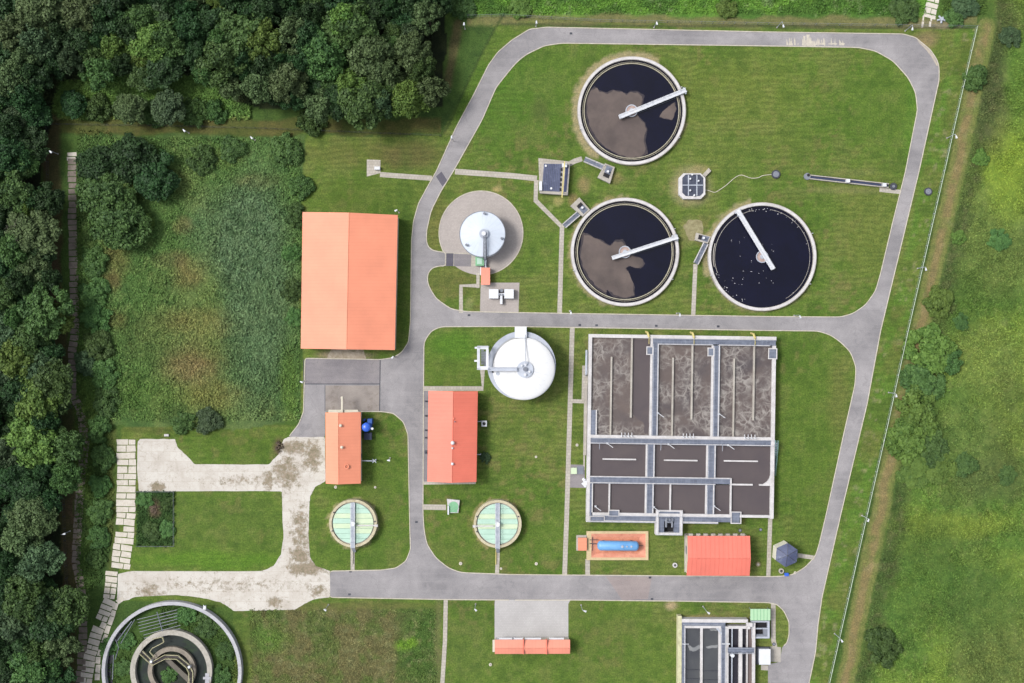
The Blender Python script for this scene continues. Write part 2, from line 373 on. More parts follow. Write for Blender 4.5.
LEAF = {
 'dark': leaf('dark green foliage', A(54, 86, 44), A(34, 58, 34), LK),
 'mid': leaf('mid green foliage', A(84, 114, 58), A(54, 82, 44), LK),
 'grey': leaf('grey olive foliage', A(100, 120, 76), A(66, 86, 50), LK),
 'bright': leaf('yellow green foliage', A(108, 136, 62), A(74, 104, 46), LK),
 'hedge': leaf('low hedge foliage', A(80, 110, 56), A(52, 80, 42), 1.5),
 'blue': leaf('blue green foliage', A(84, 108, 72), A(54, 78, 52), LK),
}
def vcol_mat(name, bs=.6, rough=.9, fine=(.7, 1.3)):
    m, n, b = base_mat(name, rough, .12); P = pos(n)
    at = nd(n, 'ShaderNodeAttribute'); at.attribute_name = 'Col'
    g1 = noise(n, P, 2.2, 4, .8); g2 = noise(n, P, .55, 5, .65)
    c = mixc(n, 1.0, at.outputs['Color'], ramp(n, g1, [(.34, (fine[0],) * 3), (.66, (fine[1],) * 3)]), 'MULTIPLY')
    c = mixc(n, 1.0, c, ramp(n, g2, [(.34, (.8, .86, .86)), (.66, (1.2, 1.13, 1.12))]), 'MULTIPLY')
    n.links.new(c, b.inputs['Base Color'])
    if bs: bump(n, b, g1, bs, .12)
    return m
MAT['ground'] = vcol_mat('grass ground')
MAT['plants'] = vcol_mat('wild plants', 0, .8, (.85, 1.15))

# ------------------------------------------------------------------ ground colour map (what grows where)
def vnoise(x, y, seed):
    xi = np.floor(x).astype(np.int64); yi = np.floor(y).astype(np.int64); xf = x - xi; yf = y - yi
    def h(a, b):
        n = (a * 374761393 + b * 668265263 + seed * 974711) & 0x7fffffff
        n = ((n ^ (n >> 13)) * 1274126177) & 0x7fffffff
        return ((n ^ (n >> 16)) & 0xffff) / 65535.0
    u = xf * xf * (3 - 2 * xf); v = yf * yf * (3 - 2 * yf)
    return (h(xi, yi) * (1 - u) + h(xi + 1, yi) * u) * (1 - v) + (h(xi, yi + 1) * (1 - u) + h(xi + 1, yi + 1) * u) * v
def fbm(x, y, sc, oc=4, seed=1, pers=.5):
    t = np.zeros_like(x); a = 1.0; s = 0
    for k in range(oc):
        t += a * vnoise(x / sc * 2 ** k + 17.3 * k, y / sc * 2 ** k + 9.1 * k, seed + k); s += a; a *= pers
    return t / s
def inpoly(x, y, poly):
    r = np.zeros(x.shape, bool); n = len(poly)
    for i in range(n):
        x1, y1 = poly[i]; x2, y2 = poly[(i + 1) % n]
        if y1 == y2: continue
        c = ((y1 > y) != (y2 > y)) & (x < (x2 - x1) * (y - y1) / (y2 - y1) + x1); r ^= c
    return r
def dline(x, y, pl):
    d = np.full(x.shape, 1e9)
    for (x1, y1), (x2, y2) in zip(pl[:-1], pl[1:]):
        dx, dy = x2 - x1, y2 - y1; t = np.clip(((x - x1) * dx + (y - y1) * dy) / (dx * dx + dy * dy), 0, 1)
        d = np.minimum(d, np.hypot(x - x1 - t * dx, y - y1 - t * dy))
    return d
def sm(a, b, v): t = np.clip((v - a) / (b - a), 0, 1); return t * t * (3 - 2 * t)
FENCE_E = [(975.5, 27.5), (959, 99), (943, 171), (904, 342), (885, 430), (866, 513), (828, 683), (815, 745)]
TRACK_E = [(986, 27), (971, 99), (956, 171), (917, 342), (897, 430), (880, 513), (845, 683), (832, 745)]
SITE = [(470, 18), (975.5, 27.5), (943, 171), (904, 342), (866, 513), (828, 683), (812, 780), (225, 780), (236, 640), (232, 608), (120, 600), (118, 470), (122, 428), (300, 425), (303, 350), (296, 250), (306, 136), (441, 136), (463, 92), (481, 55), (496, 27)]
def ground_color(x, y):
    """surface albedo (linear) of the ground at picture coordinates"""
    wx = x + 10 * (fbm(x, y, 22, 4, 5) - .5); wy = y + 10 * (fbm(x, y, 22, 4, 6) - .5)
    n1 = fbm(x, y, 60, 5, 11); n2 = fbm(x, y, 14, 4, 21); n3 = fbm(x, y, 5, 3, 31); n4 = fbm(x, y, 110, 4, 41)
    out = np.zeros(x.shape + (3,))
    def setc(mask, c):
        a = np.array(A(*c)); m = np.clip(mask, 0, 1)[..., None]; out[:] = out * (1 - m) + a * m
    def ell(cx, cy, rx, ry, soft=.35, rot=0, ww=1.0):
        c, s = math.cos(math.radians(rot)), math.sin(math.radians(rot)); X = x + (wx - x) * ww - cx; Y = y + (wy - y) * ww - cy
        d = np.hypot((X * c + Y * s) / rx, (-X * s + Y * c) / ry); return 1 - sm(1 - soft, 1 + soft, d)
    setc(np.ones(x.shape), (76, 104, 50)); setc(sm(.4, .65, n1) * .6, (92, 118, 52)); setc(sm(.5, .7, n2) * .4, (58, 80, 44))
    # --- field east of the fence
    E = sm(6, 14, x - np.interp(y, [27, 171, 342, 513, 683], [986, 956, 917, 880, 845]))
    setc(E, (96, 128, 57)); setc(E * sm(.42, .6, n1) * .8, (122, 148, 64)); setc(E * sm(.52, .68, n4) * .5, (116, 130, 74))
    setc(E * sm(.48, .66, n2) * .45, (68, 96, 46)); setc(E * sm(.6, .75, n3) * .35, (130, 138, 84))
    for a in [(1006, 160, 26, 34, .8, (132, 158, 58)), (1010, 205, 18, 22, .7, (126, 152, 58)), (955, 525, 60, 12, .7, (126, 146, 62)), (1000, 560, 45, 12, .4, (118, 140, 62)), (905, 465, 40, 10, .5, (120, 135, 60)),
              (1000, 250, 40, 40, .5, (108, 128, 66)), (985, 360, 40, 40, .5, (118, 134, 72)), (970, 600, 60, 45, .6, (76, 108, 50)), (1000, 660, 50, 30, .5, (98, 112, 62)), (900, 590, 25, 60, .5, (80, 112, 52)),
              (985, 45, 22, 50, .6, (92, 100, 62)), (1004, 20, 18, 20, .6, (112, 124, 70)), (990, 110, 22, 45, .6, (96, 98, 68)), (965, 300, 20, 40, .5, (78, 106, 48)), (1018, 90, 14, 40, .7, (96, 128, 54)),
              (960, 420, 40, 40, .4, (88, 116, 56)), (990, 480, 38, 22, .6, (84, 100, 58)), (930, 545, 30, 25, .6, (82, 106, 50)), (1010, 430, 25, 60, .4, (96, 108, 60))]:
        setc(ell(*a[:4], .45) * a[4] * E, a[5])
    # --- lush strip north of the site
    N = (1 - sm(15, 18, wy)) * sm(440, 470, wx) * (1 - sm(925, 945, wx)); setc(N, (84, 122, 54)); setc(N * sm(.42, .62, n2), (104, 148, 60)); setc(N * sm(.55, .7, n1) * .6, (66, 100, 46)); setc(N * sm(.62, .75, n3) * .5, (132, 150, 104))
    # --- mown lawns inside the fence
    L = inpoly(x + .5 * (wx - x) * .2, y + .5 * (wy - y) * .2, SITE).astype(float)
    setc(L, (100, 126, 54)); setc(L * sm(.4, .62, n1) * .7, (88, 118, 46)); setc(L * sm(.46, .64, n4) * .5, (118, 130, 66)); setc(L * sm(.5, .7, n2) * .4, (122, 126, 74)); setc(L * sm(.45, .25, n2) * .6, (78, 104, 44)); setc(L * sm(.6, .68, fbm(x, y, 7, 3, 71)) * sm(.45, .6, n1) * .5, (128, 122, 78)); setc(L * sm(.55, .75, n3) * .25, (128, 134, 78)); setc(L * sm(.4, .2, fbm(x, y, 9, 3, 61)) * .3, (76, 98, 46))
    for a in [(480, 95, 40, 50, .5, (78, 120, 40)), (530, 90, 40, 40, .45, (80, 118, 42)), (700, 90, 110, 30, .4, (112, 128, 58)), (880, 100, 40, 60, .3, (86, 120, 44)), (760, 150, 60, 25, .3, (104, 122, 56)),
              (870, 220, 30, 60, .5, (110, 124, 60)), (435, 220, 9, 40, .6, (112, 112, 62)), (450, 285, 25, 15, .6, (114, 116, 66)), (455, 345, 25, 14, .7, (88, 130, 44)), (450, 372, 30, 14, .4, (96, 120, 50)),
              (810, 450, 30, 110, .4, (88, 116, 44)), (840, 400, 12, 50, .5, (110, 116, 62)), (805, 535, 20, 20, .5, (96, 116, 52)), (530, 540, 30, 20, .3, (98, 124, 52)), (460, 540, 25, 20, .3, (100, 122, 54)),
              (360, 155, 50, 14, .5, (106, 112, 58)), (410, 155, 30, 14, .7, (104, 96, 62)), (370, 195, 60, 16, .5, (90, 112, 46)), (360, 545, 30, 16, .4, (78, 112, 42)), (385, 470, 14, 50, .3, (84, 110, 42)), (350, 492, 24, 8, .5, (92, 122, 44)),
              (210, 560, 80, 8, .7, (94, 134, 44)), (220, 520, 60, 22, .4, (96, 118, 56)), (250, 440, 60, 16, .4, (88, 112, 44)), (170, 425, 60, 8, .6, (92, 100, 52)),
              (540, 110, 8, 12, .5, (94, 100, 60)), (610, 660, 60, 20, .3, (94, 118, 52)), (470, 640, 20, 40, .3, (96, 112, 60)), (600, 625, 60, 18, .3, (100, 118, 56)), (405, 250, 8, 110, .5, (76, 104, 42)),
              (930, 60, 22, 20, .5, (100, 122, 54)), (915, 120, 10, 60, .5, (88, 132, 46)), (640, 205, 40, 30, .2, (84, 118, 44)), (880, 640, 12, 60, .3, (92, 122, 50))]:
        setc(ell(*a[:4], .5) * a[4] * L, a[5])
    # verge between road and east fence: lush with scattered pale tufts
    V = np.clip(L * (1 - sm(16, 22, dline(x, y, FENCE_E))), 0, 1); setc(V * .5 * sm(.4, .6, n2), (86, 134, 46)); setc(V * sm(.66, .74, n3) * .6, (142, 142, 104)); setc(V * sm(.5, .64, fbm(x, y, 30, 3, 77)) * .45, (116, 118, 66))
    # mowing lines
    ph = y + 3 * (wx - x) * .35 + 6 * (n1 - .5); C1 = np.hypot(x - 631, y - 111); near = (1 - sm(70, 110, C1)) * (x < 640)
    line = np.where(near > .5, np.sin(C1 * 1.05 + 3 * n2), np.sin(ph * 1.15)); out *= (1 + .17 * line * L * (.3 + n2) * sm(.35, .6, n4 + .1))[..., None]
    ph2 = np.sin(x * .9 + 3 * n1); out *= (1 + .03 * ph2 * L * (x > 780) * (y > 330))[..., None]
    # --- rough patch south-west of the south road
    R = sm(246, 256, wx) * (1 - sm(433, 438, wx)) * sm(606, 612, y + .3 * (wy - y)); setc(R * .75, (94, 106, 62)); setc(R * sm(.45, .62, n2) * .6, (116, 106, 76)); setc(R * ell(420, 640, 22, 40, .5) * .7, (70, 104, 46)); setc(R * ell(405, 643, 9, 6, .5), (112, 150, 52)); setc(R * ell(270, 640, 20, 14, .6) * .6, (84, 128, 46)); setc(R * sm(.62, .75, n3) * .5, (126, 128, 88)); setc(R * sm(.3, .12, n2) * .6, (58, 84, 44))
    setc(ell(175, 640, 80, 60, .3) * (x < 262) * (y > 603) * .4, (70, 96, 46))
    # --- grass lane north (brownish) with dark drain, and perimeter lanes
    T = (1 - sm(3, 6.5, np.abs(wy - 19.5 - (x - 470) * .007))) * (x > 466) * (x < 978); setc(T * .85, (128, 126, 84)); setc(T * sm(.5, .7, n2) * .5, (112, 128, 70))
    D = (1 - sm(.7, 1.8, np.abs(y - 24.3 - (x - 470) * .008))) * (x > 500) * (x < 975); setc(D * .65, (72, 76, 58))
    D = 1 - sm(.8, 2.0, dline(x, y, [(503, 16), (496, 27), (481, 55), (463.5, 92), (448.5, 125), (441, 136)])); setc(D * .65, (60, 80, 44))
    T = 1 - sm(2, 7, np.abs(dline(x, y, [(458, 24), (452, 60), (447, 85)]) + .4 * (wx - x))); setc(T * .6, (112, 92, 72))
    T = (1 - sm(6, 9.5, np.abs(wy - 127))) * (x > 40) * (x < 442); setc(T * .9, (92, 98, 52)); setc(T * sm(.5, .7, n2) * .6, (108, 104, 62)); setc(T * sm(.35, .2, n1) * .5, (70, 92, 42))
    T = 1 - sm(6, 10, dline(wx, wy, [(53, 122), (54, 250), (58, 330), (66, 420), (68, 540), (70, 640), (68, 720)])); setc(T * .9, (82, 78, 52)); setc(T * sm(.5, .7, n2) * .5, (104, 86, 70)); setc(T * sm(.6, .8, n1) * .5, (60, 80, 42))
    T = 1 - sm(7.5, 10.5, dline(x + .4 * (wx - x), y, TRACK_E)); setc(T, (122, 130, 74)); T2 = 1 - sm(2, 6, dline(x + .7 * (wx - x), y, TRACK_E)); setc(T2 * .75, (146, 128, 92)); setc(T * sm(.56, .7, n2) * .5, (104, 126, 62)); setc(T * sm(.62, .75, n3) * .3, (160, 148, 112))
    Dk = sm(8, 12, x - np.interp(y, [27, 171, 342, 513, 683], [986, 956, 917, 880, 845])) * (1 - sm(18, 34, x + (wx - x) * 1.5 - np.interp(y, [27, 171, 342, 513, 683], [986, 956, 917, 880, 845]))); setc(Dk * .65, (72, 88, 52)); setc(Dk * sm(.5, .65, n3) * .4, (98, 100, 68))
    # --- fallow meadow in the west
    M = inpoly(wx, wy, [(80, 136), (304, 136), (300, 330), (300, 420), (240, 428), (100, 425), (84, 330)]).astype(float)
    setc(M, (84, 114, 60)); setc(M * sm(.45, .6, n1) * .7, (108, 126, 72)); setc(M * sm(.5, .68, n2) * .5, (60, 90, 48)); setc(M * sm(.6, .75, n3) * .4, (112, 132, 78))
    for a in [(115, 255, 12, 22, .7, (112, 104, 62)), (110, 280, 10, 12, .5, (120, 96, 66)), (190, 270, 16, 16, .7, (124, 116, 72)), (170, 260, 14, 8, .5, (112, 98, 70)), (200, 325, 40, 14, .8, (122, 122, 72)), (195, 365, 30, 20, .75, (130, 112, 78)), (215, 395, 30, 14, .7, (122, 118, 66)),
              (150, 395, 40, 18, .5, (84, 112, 50)), (150, 340, 30, 25, .5, (90, 108, 60)), (185, 225, 10, 8, .5, (126, 100, 72)), (225, 158, 20, 10, .6, (92, 112, 56)), (255, 180, 20, 8, .6, (118, 110, 66)), (115, 320, 12, 10, .6, (110, 98, 62)), (215, 350, 20, 10, .5, (104, 112, 62))]:
        setc(ell(*a[:4], .6) * a[4] * M * (.4 + .9 * n2), a[5])
    Rd = ell(258, 290, 34, 112, .5) * .85 + ell(232, 232, 40, 42, .5) * .6; setc(np.clip(Rd, 0, 1) * M, (98, 124, 88)); setc(np.clip(Rd, 0, 1) * M * sm(.5, .64, n3) * .6, (66, 92, 58))
    setc(ell(290, 385, 8, 40, .5) * .5, (90, 118, 48))
    # --- small fenced plot
    P = inpoly(x, y, [(137, 492), (174, 492), (174, 546), (137, 546)]).astype(float); setc(P, (60, 88, 46)); setc(P * ell(154, 508, 6, 10, .5), (110, 98, 78)); setc(P * sm(.55, .7, n3) * .5, (84, 112, 58))
    setc((1 - sm(0, 16, np.abs(wx - 100))) * (wy > 430) * (wy < 590) * .9, (62, 88, 44)); setc((1 - sm(0, 8, np.abs(wx - 112))) * (wy > 430) * (wy < 600) * .6, (98, 104, 56))
    # --- forest floor
    F = (inpoly(wx, wy, [(-300, -300), (446, -300), (446, 60), (440, 108), (300, 112), (236, 104), (215, 78), (180, 74), (60, 80), (44, 140), (44, 250), (52, 330), (60, 420), (60, 540), (64, 690), (64, 1200), (-300, 1200)])).astype(float)
    setc(F, (40, 50, 32)); setc(F * sm(.5, .7, n2) * .7, (56, 66, 38))
    # --- worn sandy soil beside the tanks
    def worn(cx, cy, r0, w, a0, a1, amt, c=(170, 160, 122)):
        d = np.hypot(x - cx, y - cy); an = np.degrees(np.arctan2(-(y - cy), x - cx)) % 360
        inside = ((an - a0) % 360 < (a1 - a0) % 360) if (a1 - a0) % 360 else np.ones(x.shape, bool)
        setc((1 - sm(r0 + w * .5, r0 + w * 1.3, d + (n3 - .5) * 8)) * (d > r0 - 4) * inside * amt, c)
    worn(631, 111.5, 54, 6, 60, 235, .95); worn(631, 111.5, 54, 3, 320, 350, .8); worn(624.5, 252, 54, 2.5, 85, 260, .7); worn(761, 257, 54, 5, 100, 200, .85); worn(761, 257, 54, 2, 200, 330, .4)
    worn(353, 523, 24, 1.8, 0, 0, .5, (190, 178, 140)); worn(497.5, 524, 24, 2.0, 40, 250, .6, (176, 160, 120))
    for a in [(691, 186, 17.5, 17.5, .95, (170, 160, 124)), (584, 185, 6, 9, .8, (150, 136, 96)), (573, 200, 5, 6, .7, (160, 140, 100)), (558, 201, 5, 4, .7, (176, 168, 112)), (617, 177, 7, 6, .6, (140, 128, 88)), (549, 208, 3, 3, .6, (150, 160, 100)), (609, 198, 5, 3, .6, (150, 140, 96)),
              (700, 168, 8, 4, .6, (168, 156, 112)), (670, 606, 6, 4, .9, (176, 160, 126)), (712, 619, 36, 3.5, .7, (158, 140, 104)), (498, 189, 5, 3, .7, (190, 170, 120)), (690, 232, 11, 14, .5, (140, 140, 92)), (845, 190, 40, 4, .35, (142, 138, 96)), (845, 172, 30, 4, .3, (136, 134, 90)),
              (924, 40, 12, 8, .7, (150, 130, 100)), (936, 24, 20, 4, .7, (150, 140, 112)), (904, 342, 14, 3, .5, (140, 130, 92)), (280, 447, 7, 10, .8, (104, 92, 70)), (345, 355, 24, 4, .9, (168, 150, 128)), (480, 313, 8, 3, .3, (140, 140, 90)), (470, 304, 4, 6, .4, (170, 168, 120)), (258, 600, 40, 5, .4, (112, 106, 62)),
              (438, 640, 3.2, 50, .6, (112, 114, 78)), (400, 350, 10, 4, .2, (120, 110, 80)), (437, 502, 8, 3, .5, (140, 124, 88)), (345, 606, 90, 4, .5, (116, 108, 72))]:
        setc(ell(*a[:4], .5, 0, .6) * a[4], a[5])
    return np.clip(out * (.93 + .14 * n3)[..., None], 0, 1)

xs = np.concatenate([[-9000, -4000, -1800, -900, -500, -320], np.arange(-200, 1226, 2.0), [1340, 1550, 2000, 3000, 5500, 10000]])
ys = np.concatenate([[-9000, -4000, -1800, -900, -500, -280], np.arange(-160, 846, 2.0), [960, 1200, 1700, 2800, 5500, 10000]])
GX, GY = np.meshgrid(xs, ys); nx, ny = len(xs), len(ys)
cols = ground_color(GX.ravel(), GY.ravel())
eastd = GX - np.interp(GY, [27, 171, 342, 513, 683], [986, 956, 917, 880, 845])
rough = sm(14, 30, eastd) + ((GX < 296) & (GX > 90) & (GY > 145) & (GY < 415)) * 1.0
gz = (rough * .9 * (fbm(GX, GY, 16, 3, 99) - .5) - .0).ravel()
co = np.stack([(GX.ravel() - 512) * S, (341.5 - GY.ravel()) * S, gz], 1)
me = bpy.data.meshes.new('ground'); me.vertices.add(nx * ny); me.vertices.foreach_set('co', co.astype(np.float32).ravel())
idx = np.arange(nx * ny).reshape(ny, nx); q = np.stack([idx[1:, :-1], idx[1:, 1:], idx[:-1, 1:], idx[:-1, :-1]], -1).reshape(-1, 4)
me.loops.add(q.size); me.loops.foreach_set('vertex_index', q.ravel().astype(np.int32)); me.polygons.add(len(q))
me.polygons.foreach_set('loop_start', np.arange(0, q.size, 4, dtype=np.int32)); me.polygons.foreach_set('loop_total', np.full(len(q), 4, np.int32))
me.update(); me.validate()
ca = me.color_attributes.new('Col', 'FLOAT_COLOR', 'POINT'); ca.data.foreach_set('color', np.concatenate([cols, np.ones((len(cols), 1))], 1).astype(np.float32).ravel())
me.materials.append(MAT['ground']); me.shade_smooth(); go = bpy.data.objects.new('ground', me); COL.objects.link(go); tag(go, kind='structure')

# ------------------------------------------------------------------ roads and paths
ROAD = [(436.5, 171), (456, 127.5), (473.5, 95), (488.5, 65), (498, 52), (512, 40), (529.5, 29.2), (547, 27.2), (768, 32), (903, 34), (915.5, 37.5), (930.5, 50), (937, 60), (939, 67.5), (939, 80), (919, 171), (880.5, 331), (867, 404), (841, 513), (822, 597), (818, 624), (815.5, 652), (809, 683), (797, 760),
        (768, 760), (768, 664), (780, 662), (782, 647), (787, 643), (789, 634.5), (789, 622), (784, 611), (777, 604.5), (768, 602.5), (674, 601), (574.5, 600), (512, 600), (446.5, 599.5), (330, 597.3), (330, 571), (381, 570), (396, 568), (406, 561), (410.5, 549.5), (409.5, 513), (408, 434.5), (403.5, 422), (393.5, 413.3), (381, 411.5), (325, 411.5), (325, 437.3), (288.5, 437), (298.5, 424.5), (303.5, 412), (305, 358.2), (381, 359.5), (393.5, 357.5), (402, 352), (408.5, 342), (410.5, 321), (411.5, 241), (413.5, 221), (418.5, 203.5), (428.5, 185)]
ISLE_A = [(512, 67.5), (518, 61), (527, 54), (544.5, 45.7), (562, 43.2), (768, 46), (858, 47.5), (875.5, 51), (893, 61), (908, 77.5), (915.5, 92.5), (917.5, 110), (913, 132.5), (905.5, 171), (893, 221), (880.5, 273.5), (875.5, 291), (865.5, 305), (853, 313.5), (840.5, 317), (768, 316.5), (512, 312.5), (466, 311.5), (451, 309), (436, 298.5), (428.5, 286), (427, 276), (431, 268.5), (438.5, 266), (446, 266), (446, 252.3), (441, 252), (431, 250), (426.5, 243.5), (426.5, 231), (431, 211), (441, 191), (453.5, 171), (482, 120), (496, 87.5)]
ISLE_C = [(512, 326.5), (768, 330.5), (818, 331), (830.5, 335), (840.5, 342), (850.5, 352), (856, 367), (855, 384.5), (843, 437), (826.5, 513), (819, 544.5), (815.5, 556), (805.5, 567), (793, 574.5), (780.5, 576.3), (768, 576.5), (512, 574.5), (461, 572.5), (448.5, 568), (436, 558), (427, 544.5), (424, 529.5), (423, 513), (423.5, 389.5), (424, 342), (431, 331), (441, 326.7)]
rA, rC, rR = rounded(ISLE_A), rounded(ISLE_C), rounded(ROAD, 1.5)
struct(MB().sheet(rR, .015, [rA, rC]), 'road', MAT['asphalt'])
def kerb(pl, closed=True, skip=()):
    m = MB(); run = []
    pts = pl + [pl[0]] if closed else pl
    def bad(p): return any(a <= p[0] <= c and b <= p[1] <= d for a, b, c, d in skip)
    for p, q in zip(pts[:-1], pts[1:]):
        if bad(p) and bad(q):
            if len(run) > 1: m.strip(run, .85, 0, z1=.12)
            run = []
        else:
            if not run: run = [p]
            run.append(q)
    if len(run) > 1: m.strip(run, .85, 0, z1=.12)
    struct(m, 'kerb', MAT['kerb'])
kerb(rA, skip=[(445, 250, 447, 268)]); kerb(rC)
kerb(rR, skip=[(324, 411, 362, 438), (287, 436, 326, 438), (329, 569, 331, 598), (766, 640, 784, 770), (495.5, 598.5, 570.5, 601)])
OLD = [(137.8, 442), (140, 439), (175, 439), (177.5, 447), (186, 455), (195, 464.3), (268.5, 464.5), (278.5, 454.5), (283.5, 439.5), (288.5, 437), (325, 437), (325.5, 481.5), (315, 487), (310, 497), (309, 512), (308.5, 537), (310, 557), (316, 566), (328.5, 570.5), (330, 571), (330, 597.2), (313.5, 599.5), (303.5, 604.5), (293.5, 610), (234, 611), (227, 606), (220, 602), (200, 597.5), (175, 595), (135, 597), (128, 600), (117, 602), (118, 574), (132.5, 571), (262, 571), (273.5, 566), (281, 554.5), (283.5, 537), (282.3, 512), (282, 491.5), (256, 491), (139, 491.3), (137, 470)]
struct(MB().sheet(wobble(OLD, 8, .45, 6), .022), 'old_road', MAT['old_concrete'])
# yard: brownish concrete strip, drains and repaired seams
struct(MB().sheet([(325.5, 385.5), (379.5, 385.5), (379.5, 410.8), (325.5, 410.8)], .024), 'pavement', surf('worn concrete strip', A(172, 164, 158), A(150, 142, 138), scale=.2, stain=A(120, 106, 96), stain_amt=.7, stain_scale=.25))
struct(MB().sheet([(305, 359), (381, 360), (379.7, 410.8), (379.9, 384), (304.5, 384)], .020), 'yard', MAT['asphalt_mid'])
struct(MB().strip([(304.5, 384), (380, 384)], .9, .030).strip([(380.2, 360), (379.6, 411)], .9, .030).strip([(325, 385), (325, 411)], .6, .030).strip([(303.5, 359), (303.8, 411)], .5, .030), 'drain_channel', MAT['dark_steel'])
struct(MB().sheet([(436, 176.5), (441.5, 171.5), (447.3, 180.5), (442.5, 186.5)], .026), 'road_patch', MAT['asphalt_dark'])
struct(MB().sheet([(446.3, 253.3), (453.6, 253.3), (453.4, 266), (446.1, 266)], .034), 'road_patch', MAT['asphalt_dark'])
struct(MB().sheet([(454, 253.7), (471.4, 254.5), (471, 266.6), (454, 266)], .034), 'road_patch', MAT['asphalt_mid'])
struct(MB().sheet([(606, 576.5), (652, 576.8), (648, 599), (622, 600)], .024), 'road_patch', asphalt('rusty stained asphalt', A(176, 164, 162), A(158, 148, 148)))
# round pad of the digester and its surroundings
pad = [(481 + 42 * math.cos(t), 233 + 42 * math.sin(t)) for t in [2 * math.pi * i / 96 for i in range(96)]]
struct(MB().sheet(pad, .028), 'pavement', MAT['paving']); kerb(pad[40:] + pad[:36], False, [(430, 250, 482, 285)])
struct(MB().sheet([(445, 266), (445, 252.6), (476, 252.6), (478, 266.2)], .031), 'pavement', MAT['slab_paving'])
struct(MB().sheet([(480.7, 282.6), (519.5, 282.6), (518.5, 312.4), (480, 312)], .024), 'pavement', MAT['paving'])
struct(MB().sheet([(495, 599.6), (570.3, 600.2), (568.3, 604), (568.4, 640), (494.6, 640), (494.6, 604)], .020), 'pavement', MAT['forecourt'])
struct(MB().sheet([(538.4, 158), (569.8, 161.5), (568, 195.6), (539.5, 193)], .024), 'pavement', MAT['slab_paving'])
struct(MB().sheet([(366.8, 159.5), (380.5, 160), (380.5, 173), (366.8, 176.5)], .020), 'pavement', MAT['slab_paving'])
struct(MB().sheet([(582.3, 365.5), (587.8, 365.5), (587, 401), (581.5, 401)], .020), 'pavement', MAT['slab_paving'])
struct(MB().sheet([(569.8, 464.5), (585, 464.8), (584.5, 488), (569.2, 487.5)], .022), 'pavement', MAT['asphalt_mid'])
struct(MB().sheet([(770.2, 646.2), (781, 647.2), (780.6, 662), (770.2, 661.6)], .024), 'pavement', MAT['concrete'])
struct(MB().sheet([(761, 665), (768, 665.5), (768, 670.5), (761, 670)], .020), 'pavement', MAT['concrete'])
struct(MB().sheet([(879.6, 187.3), (901, 190), (899.8, 194), (879.3, 191.8)], .022), 'pavement', MAT['slab_paving'])
struct(MB().sheet([(423.5, 391), (428.5, 391), (427.8, 481.5), (423.2, 481.5)], .022), 'pavement', MAT['asphalt_mid'])
struct(MB().sheet([(423.4, 481.5), (428, 479), (476, 481), (475.5, 484), (423.4, 484.6)], .021), 'path', MAT['slab_paving'])
for pl, w in [([(380, 174.5), (432, 178.3)], 5.0), ([(455, 171.5), (512, 175.8), (537, 178.5)], 5.6), ([(536.4, 180), (535.6, 200.5), (562, 227), (559.6, 313)], 4.6), ([(569, 164), (575, 161), (582, 158.8)], 5.0),
              ([(695.4, 264), (693.2, 315.3)], 4.2), ([(461, 313), (461, 285.7), (478, 285.7)], 4.0), ([(478, 273), (478, 288)], 3.2), ([(423.7, 388.5), (482.5, 388.5), (482.5, 369)], 4.8), ([(572.3, 327), (570.2, 400), (566.8, 513), (564.6, 575)], 4.7),
              ([(571, 401), (584, 401.5)], 3.8), ([(585, 400), (584, 470)], 1.6), ([(423.4, 507), (446, 507.4)], 5.4), ([(352.6, 548), (352.6, 570.6)], 4.0), ([(498, 548), (497, 574.3)], 4.0), ([(587.6, 559), (587.6, 575)], 4.6),
              ([(770.3, 516), (768.3, 576.3)], 4.2), ([(797.5, 555.2), (814.6, 557.8)], 4.2), ([(445.8, 600), (445, 640), (442, 690), (440, 760)], 4.2), ([(773.2, 603.5), (773.3, 640), (775, 647)], 4.6)]:
    _z = globals().get('_z', .026) + .0025; struct(MB().strip(pl, w, _z), 'path', MAT['slab_paving'])
# old slab paths (loose concrete slabs, grass in the joints)
_r = random.Random(2); m = MB()
for k in range(44):
    u = _r.choice([_r.uniform(786, 803), _r.uniform(802, 812), _r.uniform(812, 846)]); v1 = 46 - _r.uniform(0, 1.2); m.sheet(wobble([(u, v1), (u + _r.uniform(.4, 2.2), v1), (u + _r.uniform(.2, .9), v1 - _r.uniform(2, 9)), (u + .1, v1 - _r.uniform(2, 9))], k, .2, 2), .018 + .0025 * (k % 5) + .0004 * k)
for (a_, b_, c_, d_) in ((803, 36, 805.4, 46), (806.2, 34.5, 809.6, 46), (810, 41, 815, 46), (790, 41, 792, 45.5)):
    m.sheet(wobble([(a_, b_), (c_, b_), (c_ + .6, d_), (a_ + .2, d_)], 4, .5, 5), .0165 + .0001 * a_ / 100)
for k in range(14):
    u = 812 + 32 * _r.random(); m.sheet(wobble([(u, 43), (u + 2.6, 43.4), (u + 2.2, 44.6), (u + .2, 44.4)], k, .3, 3), .046 + .0004 * k)
struct(m, 'road_stain', surf('lime stain', A(226, 218, 200), A(196, 190, 182), scale=.8))
struct(MB().sheet(wobble([(917, 38.8), (924, 44), (930, 50.5), (935, 58), (938, 66), (936.5, 66), (931, 56), (925, 49), (919, 43)], 3, .5, 4), .02), 'road_stain', surf('sandy road edge', A(206, 194, 176), A(184, 176, 170), scale=.8))
struct(MB().sheet(wobble([(331, 349), (363, 349), (366, 359), (326, 359)], 6, .8, 5), .021), 'apron', surf('worn rubble apron', A(196, 184, 168), A(160, 146, 124), scale=.6, stain=A(120, 116, 84), stain_amt=.7, stain_scale=.5))
